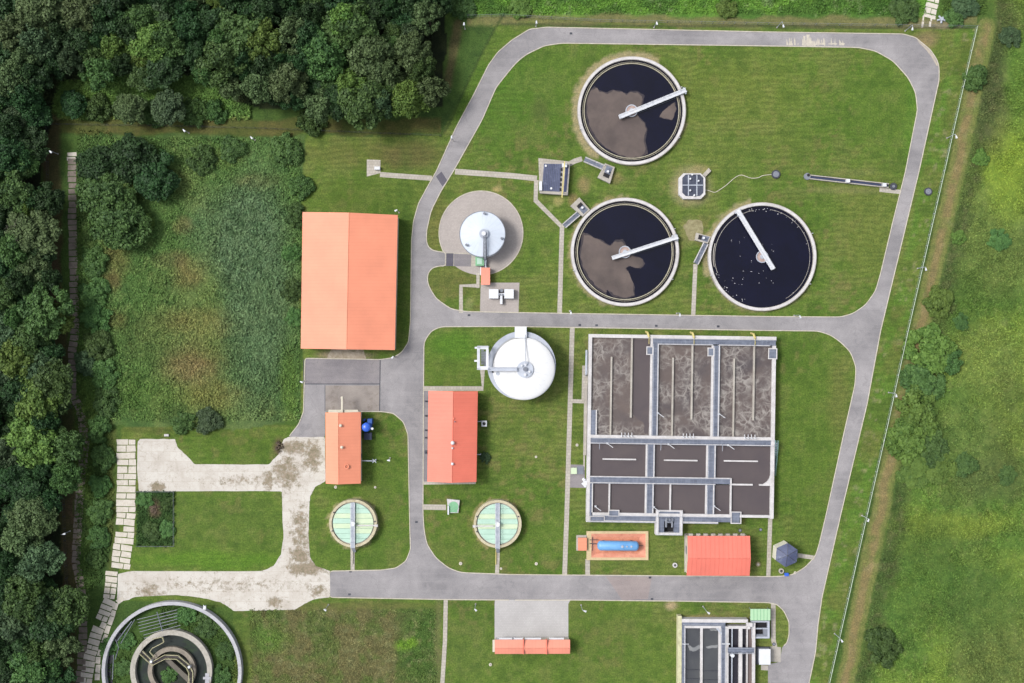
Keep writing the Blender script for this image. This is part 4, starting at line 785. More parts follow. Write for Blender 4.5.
# ------------------------------------------------------------------ buildings
def gable(name, label, c, he, hr, axis, roofm, wallm='cream_wall', rpos=.5, over=.9, seam=4.0, cat='building', seams=True, openings=()):
    """c: apparent roof corners NW,NE,SE,SW at eave height; rpos: ridge position across"""
    F = Fr(he); cx = sum(p[0] for p in c) / 4; cy = sum(p[1] for p in c) / 4
    t = thing(name, label, cat, cx, cy, h=he)
    def L(a, b, k): return (a[0] + (b[0] - a[0]) * k, a[1] + (b[1] - a[1]) * k)
    def bil(u, v): return L(L(c[0], c[1], u), L(c[3], c[2], u), v)
    wu = over / math.dist(c[0], c[1]); wv = over / math.dist(c[0], c[3])
    if axis == 'NS': P = bil; 
    else: P = lambda u, v: bil(v, u)       # u across, v along
    a, b = (wu, wv) if axis == 'NS' else (wv, wu)
    # walls with gables
    def V(u, v, z): return (*F(*P(u, v)), z)
    vs = []; 
    hz = he - .12
    for v in (b, 1 - b): vs += [V(a, v, 0), V(1 - a, v, 0), V(1 - a, v, hz), V(rpos, v, hr - .25), V(a, v, hz)]
    m = MB(F); m.add(vs, [(0, 1, 2, 3, 4), (5, 6, 7, 8, 9), (0, 1, 6, 5), (1, 2, 7, 6), (2, 3, 8, 7), (3, 4, 9, 8), (4, 0, 5, 9)])
    wall = m.build('wall', MAT[wallm], t)
    for (u0, u1) in ((0, rpos), (1, rpos)):
        m = MB(F); vs = []
        for dz in (-.14, 0):
            vs += [V(u0, 0, he + dz), V(u1, 0, hr + dz), V(u1, 1, hr + dz), V(u0, 1, he + dz)]
        m.add(vs, [(0, 1, 2, 3), (4, 5, 6, 7), (0, 1, 5, 4), (1, 2, 6, 5), (2, 3, 7, 6), (3, 0, 4, 7)])
        if seams:
            n = int((math.dist(P(0, 0), P(0, 1))) / seam)
            for k in range(1, n):
                v = k / n; e = .14 / math.dist(P(0, 0), P(0, 1)); vs = []
                for vv in (v - e, v + e): vs += [V(u0, vv, he + .005), V(u1, vv, hr + .005), V(u1, vv, hr + .06), V(u0, vv, he + .06)]
                m.add(vs, [(0, 1, 2, 3), (4, 5, 6, 7), (0, 1, 5, 4), (1, 2, 6, 5), (2, 3, 7, 6), (3, 0, 4, 7)])
        m.build('roof_slope', MAT[roofm], t)
    m = MB(F); e = .35 / math.dist(P(0, 0), P(1, 0)); vs = []
    for v in (-.001, 1.001): vs += [V(rpos - e, v, hr + .0), V(rpos, v, hr + .1), V(rpos + e, v, hr + .0)]
    m.add(vs, [(0, 1, 2), (3, 4, 5), (0, 1, 4, 3), (1, 2, 5, 4), (2, 0, 3, 5)]); m.build('ridge_cap', MAT[roofm], t)
    for u in (0, 1):
        m = MB(F); p, q = P(u, 0), P(u, 1); m.tube((*p, he - .1), (*q, he - .1), .09, 8); m.build('gutter', MAT[roofm], t)
    # doors and windows (nm, side, along0, along1, z0, z1, mat)
    for (nm, side, a0, a1, z0, z1, mt) in openings:
        m = MB(F); d = .03 / math.dist(c[0], c[1]) * 3
        if side in 'WE':
            u0 = a if side == 'W' else 1 - a; vs = [V(u0 - d, a0, z0), V(u0 + d, a0, z0), V(u0 + d, a1, z0), V(u0 - d, a1, z0)]
        else:
            v0 = b if side == 'N' else 1 - b; dd = .1 / math.dist(P(0, 0), P(0, 1)); vs = [V(a0, v0 - dd, z0), V(a1, v0 - dd, z0), V(a1, v0 + dd, z0), V(a0, v0 + dd, z0)]
        vs = vs + [(x, y, z1) for x, y, _ in vs]
        m.add(vs, [(0, 1, 2, 3), (4, 5, 6, 7), (0, 1, 5, 4), (1, 2, 6, 5), (2, 3, 7, 6), (3, 0, 4, 7)]); m.build(nm, MAT[mt], wall)
    return t, wall, F
def roof_vent(t, u, v, z, r=.9, hgt=.8, mat='white_metal'):
    m = MB(Fr(z + hgt)); m.cyl(u, v, r * .55, z - .4, z + hgt * .7, 14).cyl(u, v, r, z + hgt * .7, z + hgt, 14, r * .5); m.build('roof_vent', MAT[mat], t)
win = [('window', 'W', .1 + .1 * k, .15 + .1 * k, 2.6, 3.8, 'slate') for k in range(8)] + [('gate', 'S', .25, .45, 0, 4.2, 'steel'), ('gate', 'S', .6, .8, 0, 4.2, 'steel')]
gable('storage_hall', 'largest hall with a plain pale orange gable roof beside the fallow meadow', [(302.8, 212), (397.6, 215), (394.6, 350), (301, 348.6)], 6.0, 8.3, 'NS', 'orange_roof', seam=1e9, seams=False, openings=win)
t, w, F = gable('workshop_building', 'coral red gabled building with white ridge vents just south of the white dome tank', [(428.7, 390.8), (477.6, 391.2), (476.2, 482), (427.6, 481.6)], 5.0, 7.2, 'NS', 'red_roof', rpos=.51, over=1.4,
      openings=[('door', 'W', .1 + .16 * k, .17 + .16 * k, 0, 2.8, 'steel') for k in range(5)] + [('window', 'E', .12 + .2 * k, .18 + .2 * k, 1.2, 2.4, 'slate') for k in range(4)])
roof_vent(t, 452.6, 443, 7.1, 1.9, 1.0); roof_vent(t, 452.4, 448.2, 7.1, 1.0, .6); roof_vent(t, 452.4, 464, 7.0, 1.4, .8); roof_vent(t, 453.5, 418.5, 7.0, 1.2, .4, 'red_roof'); roof_vent(t, 454.8, 421.8, 7.0, .7, .7, 'steel')
for k, v in enumerate((401.5, 416, 430.5, 438, 452.5)):
    m = MB(Fr(2.4)); m.box(424.6, v - .8 - (k == 4), 429, v + .8 + (k == 4), 1.2, 1.5).tube((425.5, v, 0), (425.5, v, 3.2), .12, 6); m.build('pipe_with_shade', MAT['dark_steel'], w)  # wall pipe; the dark box stands for the shadow of awning and pipe
for v in (421.5, 454.5): m = MB(Fr(3)); m.tube((475, v, 3), (480.5, v, 3), .13, 8).tube((480.5, v, 3), (480.5, v, 0), .13, 8); m.build('exhaust_pipe', MAT['pale_metal'], w)
t, w, F = gable('dewatering_building', 'narrow orange gabled building beside the bright blue silo, its ridge left of centre', [(325.6, 412.4), (360.6, 412), (360.6, 483.6), (326, 483.6)], 5.0, 6.8, 'NS', 'orange_roof', rpos=.39, over=1.0, seam=1e9, seams=False,
      openings=[('gate', 'N', .3, .7, 0, 3.6, 'steel'), ('door', 'E', .6, .66, 0, 2.2, 'steel'), ('window', 'W', .3, .4, 1.4, 2.6, 'slate')])
roof_vent(t, 340.4, 425.6, 6.7, 1.5, .6, 'cream_wall'); roof_vent(t, 341.6, 447.4, 6.7, 1.5, .6, 'cream_wall')
m = MB(Fr(6)); m.ring(347, 466.5, 1.6, 2.3, 5.9, 6.5, 20); m.build('roof_hatch', MAT['orange_roof'], t)
m = MB(Fr(5.5)); m.box(341, 396.5, 342.7, 413.5, 5.0, 5.4).box(340.4, 397, 343.3, 399, 4.6, 5.0); m.build('hoist_beam', MAT['cream_wall'], t)
m = MB(Fr(4.8)); m.box(328.5, 409.8, 358, 413, 4.6, 4.8); m.build('canopy', MAT['cream_wall'], w)
t, w, F = gable('blower_house', 'coral red gabled building standing against the south road below the large basin', [(687.6, 536.2), (750, 536.2), (749.6, 575.6), (686.6, 575.4)], 4.6, 6.0, 'EW', 'red_roof_x', rpos=.54, over=1.0, seam=4.2,
      openings=[('door', 'N', .3, .5, 0, 2.4, 'steel'), ('louvre', 'W', .1, .2, 1, 2.4, 'steel'), ('louvre', 'W', .3, .4, 1, 2.4, 'steel')])
m = MB(Fr(0)); m.box(684.4, 533.5, 690, 572, 0, .15); m.build('plinth', MAT['concrete'], t)
for k in range(8): m = MB(Fr(3.8)); m.box(689 + k * 7.4, 533.8, 693 + k * 7.4, 537, 3.0, 3.8); m.build('air_intake', MAT['concrete'], w)
t, w, F = gable('garage_row', 'long low orange roofed garage row south of the pale forecourt', [(494.8, 640), (570, 640), (570, 653.6), (494.8, 653.8)], 3.4, 4.1, 'EW', 'orange_roof_x', rpos=.55, over=.6, seam=1e9, seams=False,
      openings=[('garage_door', 'W', .02, .3, 0, 2.6, 'white_metal')])
for u in (523.3, 546.6): m = MB(Fr(4)); m.box(u - .45, 639.4, u + .45, 654, 3.2, 4.25); m.build('party_wall', MAT['red_roof'], t)
m = MB(Fr(3)); m.box(492.6, 640, 496, 652, 2.6, 3.0); m.build('canopy', MAT['cream_wall'], w)
for a, b in ((499, 512), (514, 523), (525, 541), (549, 564)): m = MB(Fr(2.8)); m.box(a, 637.9, b, 641.5, 2.5, 2.8); m.build('door_hood', MAT['white_metal'], w)

# hexagonal kiosk
t = thing('hexagonal_kiosk', 'hexagonal kiosk with slate blue hipped roof and cream wall beside the road junction', 'kiosk', 783, 553)
F = Fr(0); hc = (782.9, 552.1); R = 11.9
hexp = lambda r, c=hc: [(c[0] + r * math.cos(math.radians(k * 60 + 35)), c[1] + r * math.sin(math.radians(k * 60 + 35))) for k in range(6)]
m = MB(F); m.prism(hexp(R), 0, 4.5); wall = m.build('wall', surf('cream kiosk wall', A(255, 254, 240), A(246, 242, 224)), t)
m = MB(F); p = [F(*q) for q in hexp(R + .1)]; c0 = F(*hc); vs = [(x, y, 4.52) for x, y in p] + [(*c0, 5.5)]; m.add(vs, [(k, (k + 1) % 6, 6) for k in range(6)] + [tuple(range(6))]); rf = m.build('roof', MAT['slate'], t)
m = MB(F)
for k in range(6): m.add([], []); m.wtube(Vector(vs[k]), Vector(vs[6]), .07, 5)
m.build('hip_cap', MAT['dark_steel'], rf)
m = MB(F); m.box(794, 553, 796.2, 557, 0, 2.2); m.build('door', MAT['steel'], wall)
# silos and tanks --------------------------------------------------
t = thing('digester_tank', 'smaller white conical tank on the round paved pad', 'tank', 482, 233)
TH = 6.0; F = Fr(TH); cx, cy = 482.4, 234
m = MB(F); m.cyl(cx, cy, 22.6, 0, TH - .3, 96); m.build('tank_wall', MAT['white_metal'], t)
m = MB(F); m.ring(cx, cy, 22.5, 23.1, TH - .5, TH - .2, 96); m.build('rim', MAT['steel'], t)
m = MB(F); m.dome(cx, cy, 22.8, TH - .3, 1.0, 96, 6, True); rf = m.build('roof', surf('pale blue white sheet', A(230, 240, 255), A(222, 234, 250), rough=.6, fine=.02), t, smooth=True)
m = MB(F)
for k in range(24):
    a = 2 * math.pi * k / 24; m.tube((cx + 22.6 * math.cos(a), cy + 22.6 * math.sin(a), TH - .28), (cx + 4 * math.cos(a), cy + 4 * math.sin(a), TH + .5), .02, 4)
m.build('seam', MAT['pale_metal'], rf)
m = MB(F); m.cyl(cx + 1.4, cy, 4.6, TH + .3, TH + 1.2, 24); m.build('hub', MAT['pale_metal'], t)
m = MB(F); m.cyl(cx + 1.4, cy, 2.2, TH + 1.3, TH + 1.9, 20); m.build('hub_cap', MAT['white_metal'], t)
m = MB(F)
for k in range(16):
    s0 = k / 16; m.box(484, cy + 4 + 21 * s0, 486, cy + 5.0 + 21 * s0, TH + 1.75 - 1.6 * s0, TH + 1.8 - 1.6 * s0)
sw = m.build('roof_walkway', MAT['steel'], t); m = MB(F); m.tube((484, cy + 3, TH + 2.8), (484, cy + 26, TH + 1.1), .06, 5).tube((486.2, cy + 3, TH + 2.8), (486.2, cy + 26, TH + 1.1), .06, 5).tube((484, cy + 3, TH + 1.8), (483.6, cy + 26, TH + .2), .1, 5).tube((486.2, cy + 3, TH + 1.8), (486.6, cy + 26, TH + .2), .1, 5); m.build('handrail', MAT['dark_steel'], sw)
for u, v in ((484.5, 213.5), (466.5, 245), (501.8, 238.5)): m = MB(F); m.cyl(u, v, 1.3, TH, TH + .75, 12); m.build('roof_nozzle', MAT['steel'], t)
t = thing('pump_hut', 'tiny orange roofed hut between the conical tank and the twin white boxes', 'hut', 485, 276)
m = MB(Fr(2.5)); m.box(481.4, 268, 489.6, 284, 0, 2.3); w = m.build('wall', MAT['cream_wall'], t)
m = MB(Fr(2.6)); m.box(481, 267.6, 490, 284.8, 2.3, 2.5); m.build('roof', MAT['orange_roof_x'], t); m = MB(Fr(2.4)); m.box(480.2, 267, 481.2, 275, 0, 2.4); m.build('downpipe', MAT['white_metal'], t)
t = thing('green_cabinet', 'pale green valve cabinet touching the foot of the conical tank', 'cabinet', 479.5, 260.5)
m = MB(Fr(1.8)); m.box(475.4, 256.4, 483.8, 265.6, 0, 1.7); m.build('body', MAT['leaf_green_lid'], t); m = MB(Fr(1.8)); m.box(477, 258, 482, 264, 1.7, 1.8); m.build('lid', MAT['mint'], t)
m = MB(Fr(1.8)); m.tube((484.5, 258, 1.2), (486, 268, 1.2), .25, 10).tube((486.5, 254, 2.5), (486, 266, .5), .15, 8); m.build('pipe', MAT['pale_metal'], t)
t = thing('gas_unit', 'pair of white square gas boxes joined by a pipe cross on grey paving', 'gas unit', 501, 295)
for a in (489, 504.3): m = MB(Fr(2)); m.box(a, 289.2, a + 9.4, 298.4, 0, 2.0); m.build('cabinet', MAT['white_metal'], t)
m = MB(Fr(2)); m.box(498.4, 293.2, 504.3, 295.4, .8, 1.6).box(500, 295.4, 502.4, 304, .4, 1.5); m.build('duct', MAT['white_metal'], t)
m = MB(Fr(2)); m.cyl(501.4, 290.4, 1.8, 0, 1.2, 12).cyl(500, 294.6, .8, 1.6, 1.9, 10).cyl(502.6, 294.6, .8, 1.6, 1.9, 10); m.build('fan', MAT['steel'], t)

t = thing('gas_holder', 'largest white domed tank with grey hub and gangway, south of the middle road', 'tank', 522, 365)
TH = 8.0; F = Fr(TH)
m = MB(F); m.cyl(521.6, 365.6, 34, 0, TH - .6, 112); m.build('tank_wall', surf('light grey tank shell', A(216, 220, 224), A(196, 198, 196), stain=A(176, 168, 140), stain_amt=.4), t)
m = MB(F); m.ring(521.6, 365.6, 29, 34.3, TH - .6, TH - .4, 112); m.build('ring_walk', MAT['pale_metal'], t)
m = MB(F); m.cyl(524, 368.8, 31.2, TH - .5, TH, 112).dome(524, 368.8, 31.2, TH, 1.3, 112, 12); rf = m.build('dome', surf('white dome membrane', A(253, 254, 255), A(246, 249, 254), rough=.6, fine=.015), t, smooth=True)
m = MB(F)
for k in range(24):
    a = 2 * math.pi * k / 24; pts_ = [(524 + 31 * c_ * math.cos(a), 368.8 + 31 * c_ * math.sin(a), TH + 1.3 * math.sqrt(max(0, 1 - c_ * c_)) + .005) for c_ in (1, .97, .9, .75, .5, .3)]; m.path(pts_, .022, 4)
m.build('dome_seam', MAT['pale_metal'], rf)
m = MB(F); m.cyl(525, 369.4, 8.3, TH + .9, TH + 1.62, 40); m.build('hub', surf('light hub sheet', A(214, 222, 236), A(198, 206, 222)), t)
for u, v, r in ((525, 369, 2.2), (529.3, 371.6, 1.1), (525, 374.4, 1.4), (521.6, 365.6, 1.0), (525.4, 364.4, 1.2)): m = MB(F); m.cyl(u, v, r, TH + 1.6, TH + 2.2, 14); m.build('hub_nozzle', MAT['white_metal'] if r < 2 else MAT['steel'], t)
m = MB(F); m.box(488, 367, 517, 370.6, TH + 2.3, TH + 2.5); gw = m.build('gangway', surf('light gangway', A(214, 222, 236), A(198, 206, 222)), t)
m = MB(F); m.rail([(488, 367), (517, 367)], TH + 2.5, 1).rail([(488, 370.6), (517, 370.6)], TH + 2.5, 1); m.build('handrail', MAT['white_metal'], gw)
m = MB(F); m.tube((525.4, 364, TH + 2.9), (525.2, 332, TH + .3), .12, 8); m.build('vent_line', MAT['pale_metal'], t)
m = MB(F); m.box(514.8, 326.6, 526.6, 335, 0, TH + .6); m.build('inlet_duct', MAT['white_metal'], t)
m = MB(F); m.box(514.8, 335, 526.6, 338, TH - 1, TH + .6); m.build('inlet_duct', MAT['white_metal'], t)
m = MB(F); m.cyl(492.6, 371.9, .9, TH, TH + .5, 10); m.build('roof_nozzle', MAT['black'], t); m = MB(F); m.cyl(498, 373.4, 2.2, TH - .2, TH + .8, 14); m.build('roof_nozzle', MAT['pale_metal'], t)
t = thing('stair_tower', 'pale steel stair tower against the west side of the large white dome', 'stair tower', 483, 357)
F = Fr(TH)
m = MB(F)
for u, v in ((478, 347), (488.4, 347), (478, 368.6), (488.4, 368.6)): m.tube((u, v, 0), (u, v, TH + 3.4), .14, 6)
m.build('post', MAT['pale_metal'], t)
m = MB(F); m.box(477.6, 345.8, 488.6, 349.2, TH + 2.2, TH + 2.4).box(477.6, 366, 490, 369.6, TH + 2.2, TH + 2.4).box(477.6, 349.2, 480.2, 366, TH + 2.2, TH + 2.4).box(486.2, 349.2, 488.8, 366, TH + 2.2, TH + 2.4); m.build('landing', MAT['white_metal'], t)
m = MB(F)
for fl in range(5):
    for k in range(9):
        s0 = k / 9; v = 350 + 15 * s0; v = v if fl % 2 else 365 - 15 * s0 + 0; z = (fl + s0) * 2.0; m.box(481 if fl % 2 else 483.6, v, 483.4 if fl % 2 else 486, v + 1.2, z, z + .08)
m.build('stair', MAT['steel'], t)
m = MB(F); m.rail([(477.6, 346), (488.6, 346), (488.6, 366)], TH + 2.4, 1.1).rail([(477.6, 346), (477.6, 369.4), (488, 369.4)], TH + 2.4, 1.1); m.box(475, 346.8, 478, 348.6, TH + 1.4, TH + 2.3).box(474.6, 359.8, 478, 361.6, TH + 1.4, TH + 2.3); m.build('handrail', MAT['white_metal'], t)

def green_tank(label, cx, cy, beam, notch, seed):
    t = thing('sludge_thickener', label, 'tank', cx, cy, 'round tanks under green covers'); HT = 2.6; F = Fr(HT); rnd = random.Random(seed)
    m = MB(F); m.ring(cx, cy, 21.4, 23.9, 0, HT, 80); m.build('tank_wall', surf('cream tank rim', A(226, 218, 190), A(200, 190, 160), scale=1, stain=A(170, 150, 120), stain_amt=.6, stain_scale=.8), t)
    m = MB(F); m.ring(cx, cy, 20.2, 21.4, 0, HT - .5, 80); m.build('gutter', MAT['concrete'], t)
    n = 8; edges = [-20.2 + 40.4 * k / n for k in range(n + 1)]
    for sd in (-1, 1):
        for k in range(n):
            y0, y1 = edges[k] + .06, edges[k + 1] - .06; pts = []
            for j in range(9):
                y = y0 + (y1 - y0) * j / 8; x = math.sqrt(max(0, 20.2 ** 2 - y * y)); pts.append((cx + sd * max(x, 2.2), cy + y))
            pts += [(cx + sd * 2.1, cy + y1), (cx + sd * 2.1, cy + y0)]
            zz = HT - .25 + .05 * (k % 2); col = MAT['lime'] if k in (2, 3, 4, 5) and (k % 2 == 0 or rnd.random() < .5) else MAT['mint']
            m = MB(F); m.prism(pts, zz - .15, zz); m.build('cover_panel', col, t)
            m = MB(F); m.tube((cx + sd * 2.2, cy + y0 + .3, zz + .03), (cx + sd * max(2.4, math.sqrt(max(0, 20.2 ** 2 - (y0 + .3) ** 2)) - .2), cy + y0 + .3, zz + .03), .04, 5); m.build('cover_rib', MAT['mint'], t)
    m = MB(F); m.box(cx - beam / 2, cy - 21, cx + beam / 2, cy + 24.5, HT + .1, HT + .3); b = m.build('bridge_deck', MAT['pale_metal'], t)
    m = MB(F); m.rail([(cx - beam / 2, cy - 21), (cx - beam / 2, cy + 24)], HT + .3, 1).rail([(cx + beam / 2, cy - 21), (cx + beam / 2, cy + 24)], HT + .3, 1); m.build('handrail', MAT['white_metal'], b)
    m = MB(F); m.cyl(cx, cy, 2.4, HT + .3, HT + 1.1, 16); m.build('drive_motor', MAT['white_metal'], t)
    sd = notch; m = MB(F); m.box(min(cx + sd * 4, cx + sd * 24.6), cy + 1.4, max(cx + sd * 4, cx + sd * 24.6), cy + 2.6, HT, HT + .2).box(cx + sd * 23.4 - 1.4, cy + 1, cx + sd * 23.4 + 1.4, cy + 3.4, HT - .1, HT + .25); m.build('outlet_trough', MAT['white_wall'], t)
    for a in rnd.sample([20, 345, 5, 160, 175, 150, 200, 220], 3):
        a = math.radians(a); m = MB(F); m.cyl(cx + 22 * math.cos(a), cy - 22 * math.sin(a), .7, HT, HT + .3, 10); m.build('bolt_cap', MAT['dark_steel'], t)
    m = MB(F); m.tube((cx - 1.6, cy + 24, .4), (cx - 1.8, cy + 42, .4), .15, 8); m.build('pipe', MAT['cream_wall'] if notch > 0 else MAT['yellow'], t)
    m = MB(F); 
    for k in range(8): m.box(cx - 1.6, cy + 24 + k * .8, cx + 1.8, cy + 24.7 + k * .8, HT - .3 * (k + 1), HT - .3 * (k + 1) + .1)
    m.build('stair', MAT['steel'], t)
green_tank('green covered round tank directly south of the narrow orange building', 353, 523.4, 4.0, 1, 2)
green_tank('green covered round tank south-east of the coral red workshop', 497.6, 524, 4.2, -1, 5)

# blue silo beside the orange building
t = thing('blue_silo', 'bright blue silo with dark filter box standing against the orange building', 'silo', 366, 427)
F = Fr(5)
m = MB(F); m.cyl(366, 427.4, 4.6, .9, 4.4, 28).dome(366, 427.4, 4.6, 4.4, .9, 28, 6); m.build('body', MAT['blue'], t, smooth=True)
m = MB(F); m.box(366.6, 419.4, 371, 425, 0, 3.2).cyl(363, 420.6, 1.2, 0, 3, 10); m.build('filter', surf('mid blue sheet', A(70, 110, 190), A(56, 92, 170)), t)
m = MB(F); m.box(362.4, 433.8, 370, 440.8, 0, 1.6); m.build('hopper', surf('dark blue grey box', A(88, 96, 122), A(70, 76, 102)), t)
m = MB(F); m.tube((369, 428.4, 4.4), (373.4, 428.8, 4.2), .2, 8).cyl(372, 428.8, 1.2, 3.9, 4.6, 10); m.build('valve', MAT['white_metal'], t)
t = thing('discharge_arm', 'thin pale pipe arm reaching east from the orange building', 'pipe', 368, 461)
m = MB(Fr(3)); m.tube((360, 460.6, 3), (375, 461, 3), .16, 8).tube((375, 461, 3.1), (375, 461, 0), .2, 8).tube((372.5, 459, 2.9), (376.2, 462.8, 2.9), .12, 6).tube((376.2, 459, 2.9), (372.5, 462.8, 2.9), .12, 6); m.build('pipe', MAT['pale_metal'], t)
# horizontal blue pressure tank in its orange catch pit
t = thing('catch_pit', 'shallow orange catch pit with cream rim beside the south road', 'catch pit', 617, 545)
m = MB(G0); m.box(586.4, 531, 648.2, 533.4, 0, .5).box(586.4, 557.2, 648.2, 559.8, 0, .5).box(586.4, 533.4, 591.2, 557.2, 0, .5).box(645.4, 533.4, 648.2, 557.2, 0, .5); m.build('rim', surf('cream pit rim', A(232, 210, 168), A(212, 190, 150), scale=1), t)
m = MB(G0); m.box(591.2, 533.4, 645.4, 557.2, 0, .06); m.build('floor', MAT['orange_pit'], t)
m = MB(G0)
for (o, i) in (((591.2, 533.4), (598, 537.4)), ): pass
c4 = [(591.2, 533.4), (645.4, 533.4), (645.4, 557.2), (591.2, 557.2)]; i4 = [(596, 537.2), (639.5, 537.2), (639.5, 553.4), (596, 553.4)]
vs = [(*G0(*p), .46) for p in c4] + [(*G0(*p), .07) for p in i4]; m.add(vs, [(k, (k + 1) % 4, 4 + (k + 1) % 4, 4 + k) for k in range(4)]); m.build('sloped_side', surf('coral painted slope', A(250, 180, 152), A(234, 152, 126), stain=A(160, 110, 100), stain_amt=.5, stain_scale=.6), t)
t = thing('pressure_tank', 'sky blue horizontal cylinder tank lying in the orange pit', 'tank', 619, 546)
F = Fr(2.6); HT = 2.0; R_ = 4.9 * F.k
a = Vector((*F(600.5, 545.9), HT)); b = Vector((*F(636, 546.3), HT))
m = MB(F); n = 28; d = (b - a).normalized(); sx = Vector((0, 0, 1)); sy = d.cross(sx)
prof = [(-.9, .25), (-.75, .6), (-.4, .88), (0, 1.0)] ; vs = []; rings = []
for (o, r) in prof: rings.append((a + d * o, R_ * r))
for (o, r) in [(-x, r) for x, r in reversed(prof)]: rings.append((b + d * o, R_ * r))
for c_, r in rings: vs += [tuple(c_ + (sx * math.cos(2 * math.pi * k / n) + sy * math.sin(2 * math.pi * k / n)) * r) for k in range(n)]
fs = [(i * n + k, i * n + (k + 1) % n, (i + 1) * n + (k + 1) % n, (i + 1) * n + k) for i in range(len(rings) - 1) for k in range(n)] + [tuple(range(n)), tuple(range((len(rings) - 1) * n, len(rings) * n))]
m.add(vs, fs); m.build('shell', MAT['sky_blue'], t, smooth=True)
m = MB(F)
for u in (604, 632):
    m.box(u - 1, 541.6, u + 1, 550.6, .06, 1.5)
m.build('saddle', MAT['dark_steel'], t)
m = MB(F); m.cyl(622, 546, 1.3, 3.3, 3.75, 14).cyl(626.5, 546, .8, 3.3, 3.7, 12).cyl(631, 546, 1.1, 3.3, 3.7, 12); m.build('manway', MAT['pale_metal'], t)
m = MB(F); m.tube((637, 546.5, 1.0), (643.5, 546.7, 1.0), .1, 6).tube((590, 544.5, 1.0), (600, 545, 1.0), .12, 6).tube((590, 541, .7), (599, 541, .7), .09, 6).tube((593, 538, .5), (593, 552, .5), .09, 6); m.build('pipe', MAT['dark_steel'], t)
t = thing('pipe_hut', 'square little orange roofed box attached west of the orange pit', 'hut', 582, 544)
m = MB(Fr(1.4)); m.box(576.5, 535.8, 587.2, 551.2, 0, .5); m.build('plinth', MAT['concrete'], t); m = MB(Fr(1.4)); m.box(578.2, 538, 586.8, 550.6, .5, 1.4); m.build('body', MAT['orange_roof'], t)

# pump pit with slate cover
F = Fr(1.8)
t = thing('pump_pit', 'rectangular pump pit under slate blue covers, yellow crane rail over its east side', 'pump pit', 553, 178)
m = MB(F); m.prism([(542, 161.8), (570.2, 162.4), (567.8, 195), (539.8, 193)], 0, 1.5); m.build('wall', MAT['concrete'], t)
m = MB(F); m.prism([(544, 163.6), (561.8, 163.9), (559.8, 191.6), (541.8, 190.6)], 1.5, 1.65); rf = m.build('cover', MAT['slate'], t)
m = MB(F)
for k in range(1, 10): m.tube((544 + 1.8 * k, 163.8, 1.66), (541.8 + 1.8 * k, 190.8, 1.66), .05, 4)
m.build('cover_rib', MAT['dark_steel'], rf)
for (u, v) in ((545.8, 165.8), (551.2, 188.4)): m = MB(F); m.cyl(u, v, 1.1, 1.65, 1.95, 12); m.build('cover_vent', MAT['white_metal'], rf)
m = MB(F); m.prism([(565.6, 165), (568.6, 165), (566.4, 192), (563.6, 191.8)], 1.5, 1.56); m.build('open_channel', surf('dark slate channel', A(72, 80, 116), A(60, 66, 100)), t)
for k in range(5): m = MB(F); m.box(560.6 - .3 * k, 168 + 5 * k, 562.4 - .3 * k, 171 + 5 * k, 1.64, 1.72); m.build('hatch', MAT['black'], t)
m = MB(F); m.tube((564.2, 162.5, 4.2), (561.6, 198.6, 4.2), .22, 4).tube((564, 164, 0), (564, 164, 4.2), .16, 6).tube((562.2, 192.5, 0), (562.2, 192.5, 4.2), .16, 6); m.build('crane_rail', MAT['yellow'], t)
m = MB(F); m.box(562.2, 163.6, 567, 167.4, 1.5, 2.4).box(539.2, 181.6, 542, 190.6, 0, 2.2); m.build('control_box', MAT['white_metal'], t)
def sump(label, c, inner, bridge, wall_d=0):
    F = Fr(1.3); cx = sum(p[0] for p in c) / 4; cy = sum(p[1] for p in c) / 4
    t = thing('sump_chamber', label, 'sump', cx, cy, 'small sump chambers beside the settling tanks')
    m = MB(F); m.prism(c, 0, 1.1); m.build('wall', MAT['concrete'], t)
    m = MB(F); m.prism(inner, 1.1, 1.16); m.build('grating_cover', MAT['grating'], t)
    mx = [((a[0] + b[0]) / 2, (a[1] + b[1]) / 2) for a, b in ((inner[0], inner[1]), (inner[2], inner[3]))]
    m = MB(F); q = [inner[3], inner[2], ((inner[2][0] * 2 + inner[1][0]) / 3, (inner[2][1] * 2 + inner[1][1]) / 3), ((inner[3][0] * 2 + inner[0][0]) / 3, (inner[3][1] * 2 + inner[0][1]) / 3)]
    m.prism(q, 1.16, 1.2); m.build('opening', MAT['black'], t)
    ic = (sum(p[0] for p in inner) / 4, sum(p[1] for p in inner) / 4); m = MB(F); m.cyl(ic[0], ic[1], 1.2, 1.16, 2.0, 12); m.build('valve', MAT['white_metal'], t)
    a, b = bridge; d = math.dist(a, b); ux, uy = (b[0] - a[0]) / d, (b[1] - a[1]) / d; w = 2.3
    fb = MB(F).strip([a, b], 2 * w - .8, .95, z1=1.05).build('footbridge', MAT['grating'], t)
    m = MB(F); L = [(a[0] - uy * w, a[1] + ux * w), (b[0] - uy * w, b[1] + ux * w)]; R2 = [(a[0] + uy * w, a[1] - ux * w), (b[0] + uy * w, b[1] - ux * w)]
    m.strip(L, .9, .9, z1=1.2).strip(R2, .9, .9, z1=1.2).rail(L, 1.2, .9).rail(R2, 1.2, .9); m.build('handrail', MAT['white_wall'], fb)
sump('sump chamber touching the lower left of the northernmost settling tank', [(605, 163), (614.9, 167), (610, 183.3), (597.5, 177.4)], [(606.8, 165), (612.8, 167.6), (608.6, 178.4), (603, 176)], ((584.5, 159.3), (604, 167.6)))
sump('sump chamber nearest the slate covered pump pit, rotated to the tank edge', [(590, 209.6), (582.6, 216.4), (570.3, 205.9), (579.4, 197.2)], [(588, 209.6), (583.4, 214), (576.6, 206), (580.8, 202)], ((564, 226), (578.6, 213.4)))
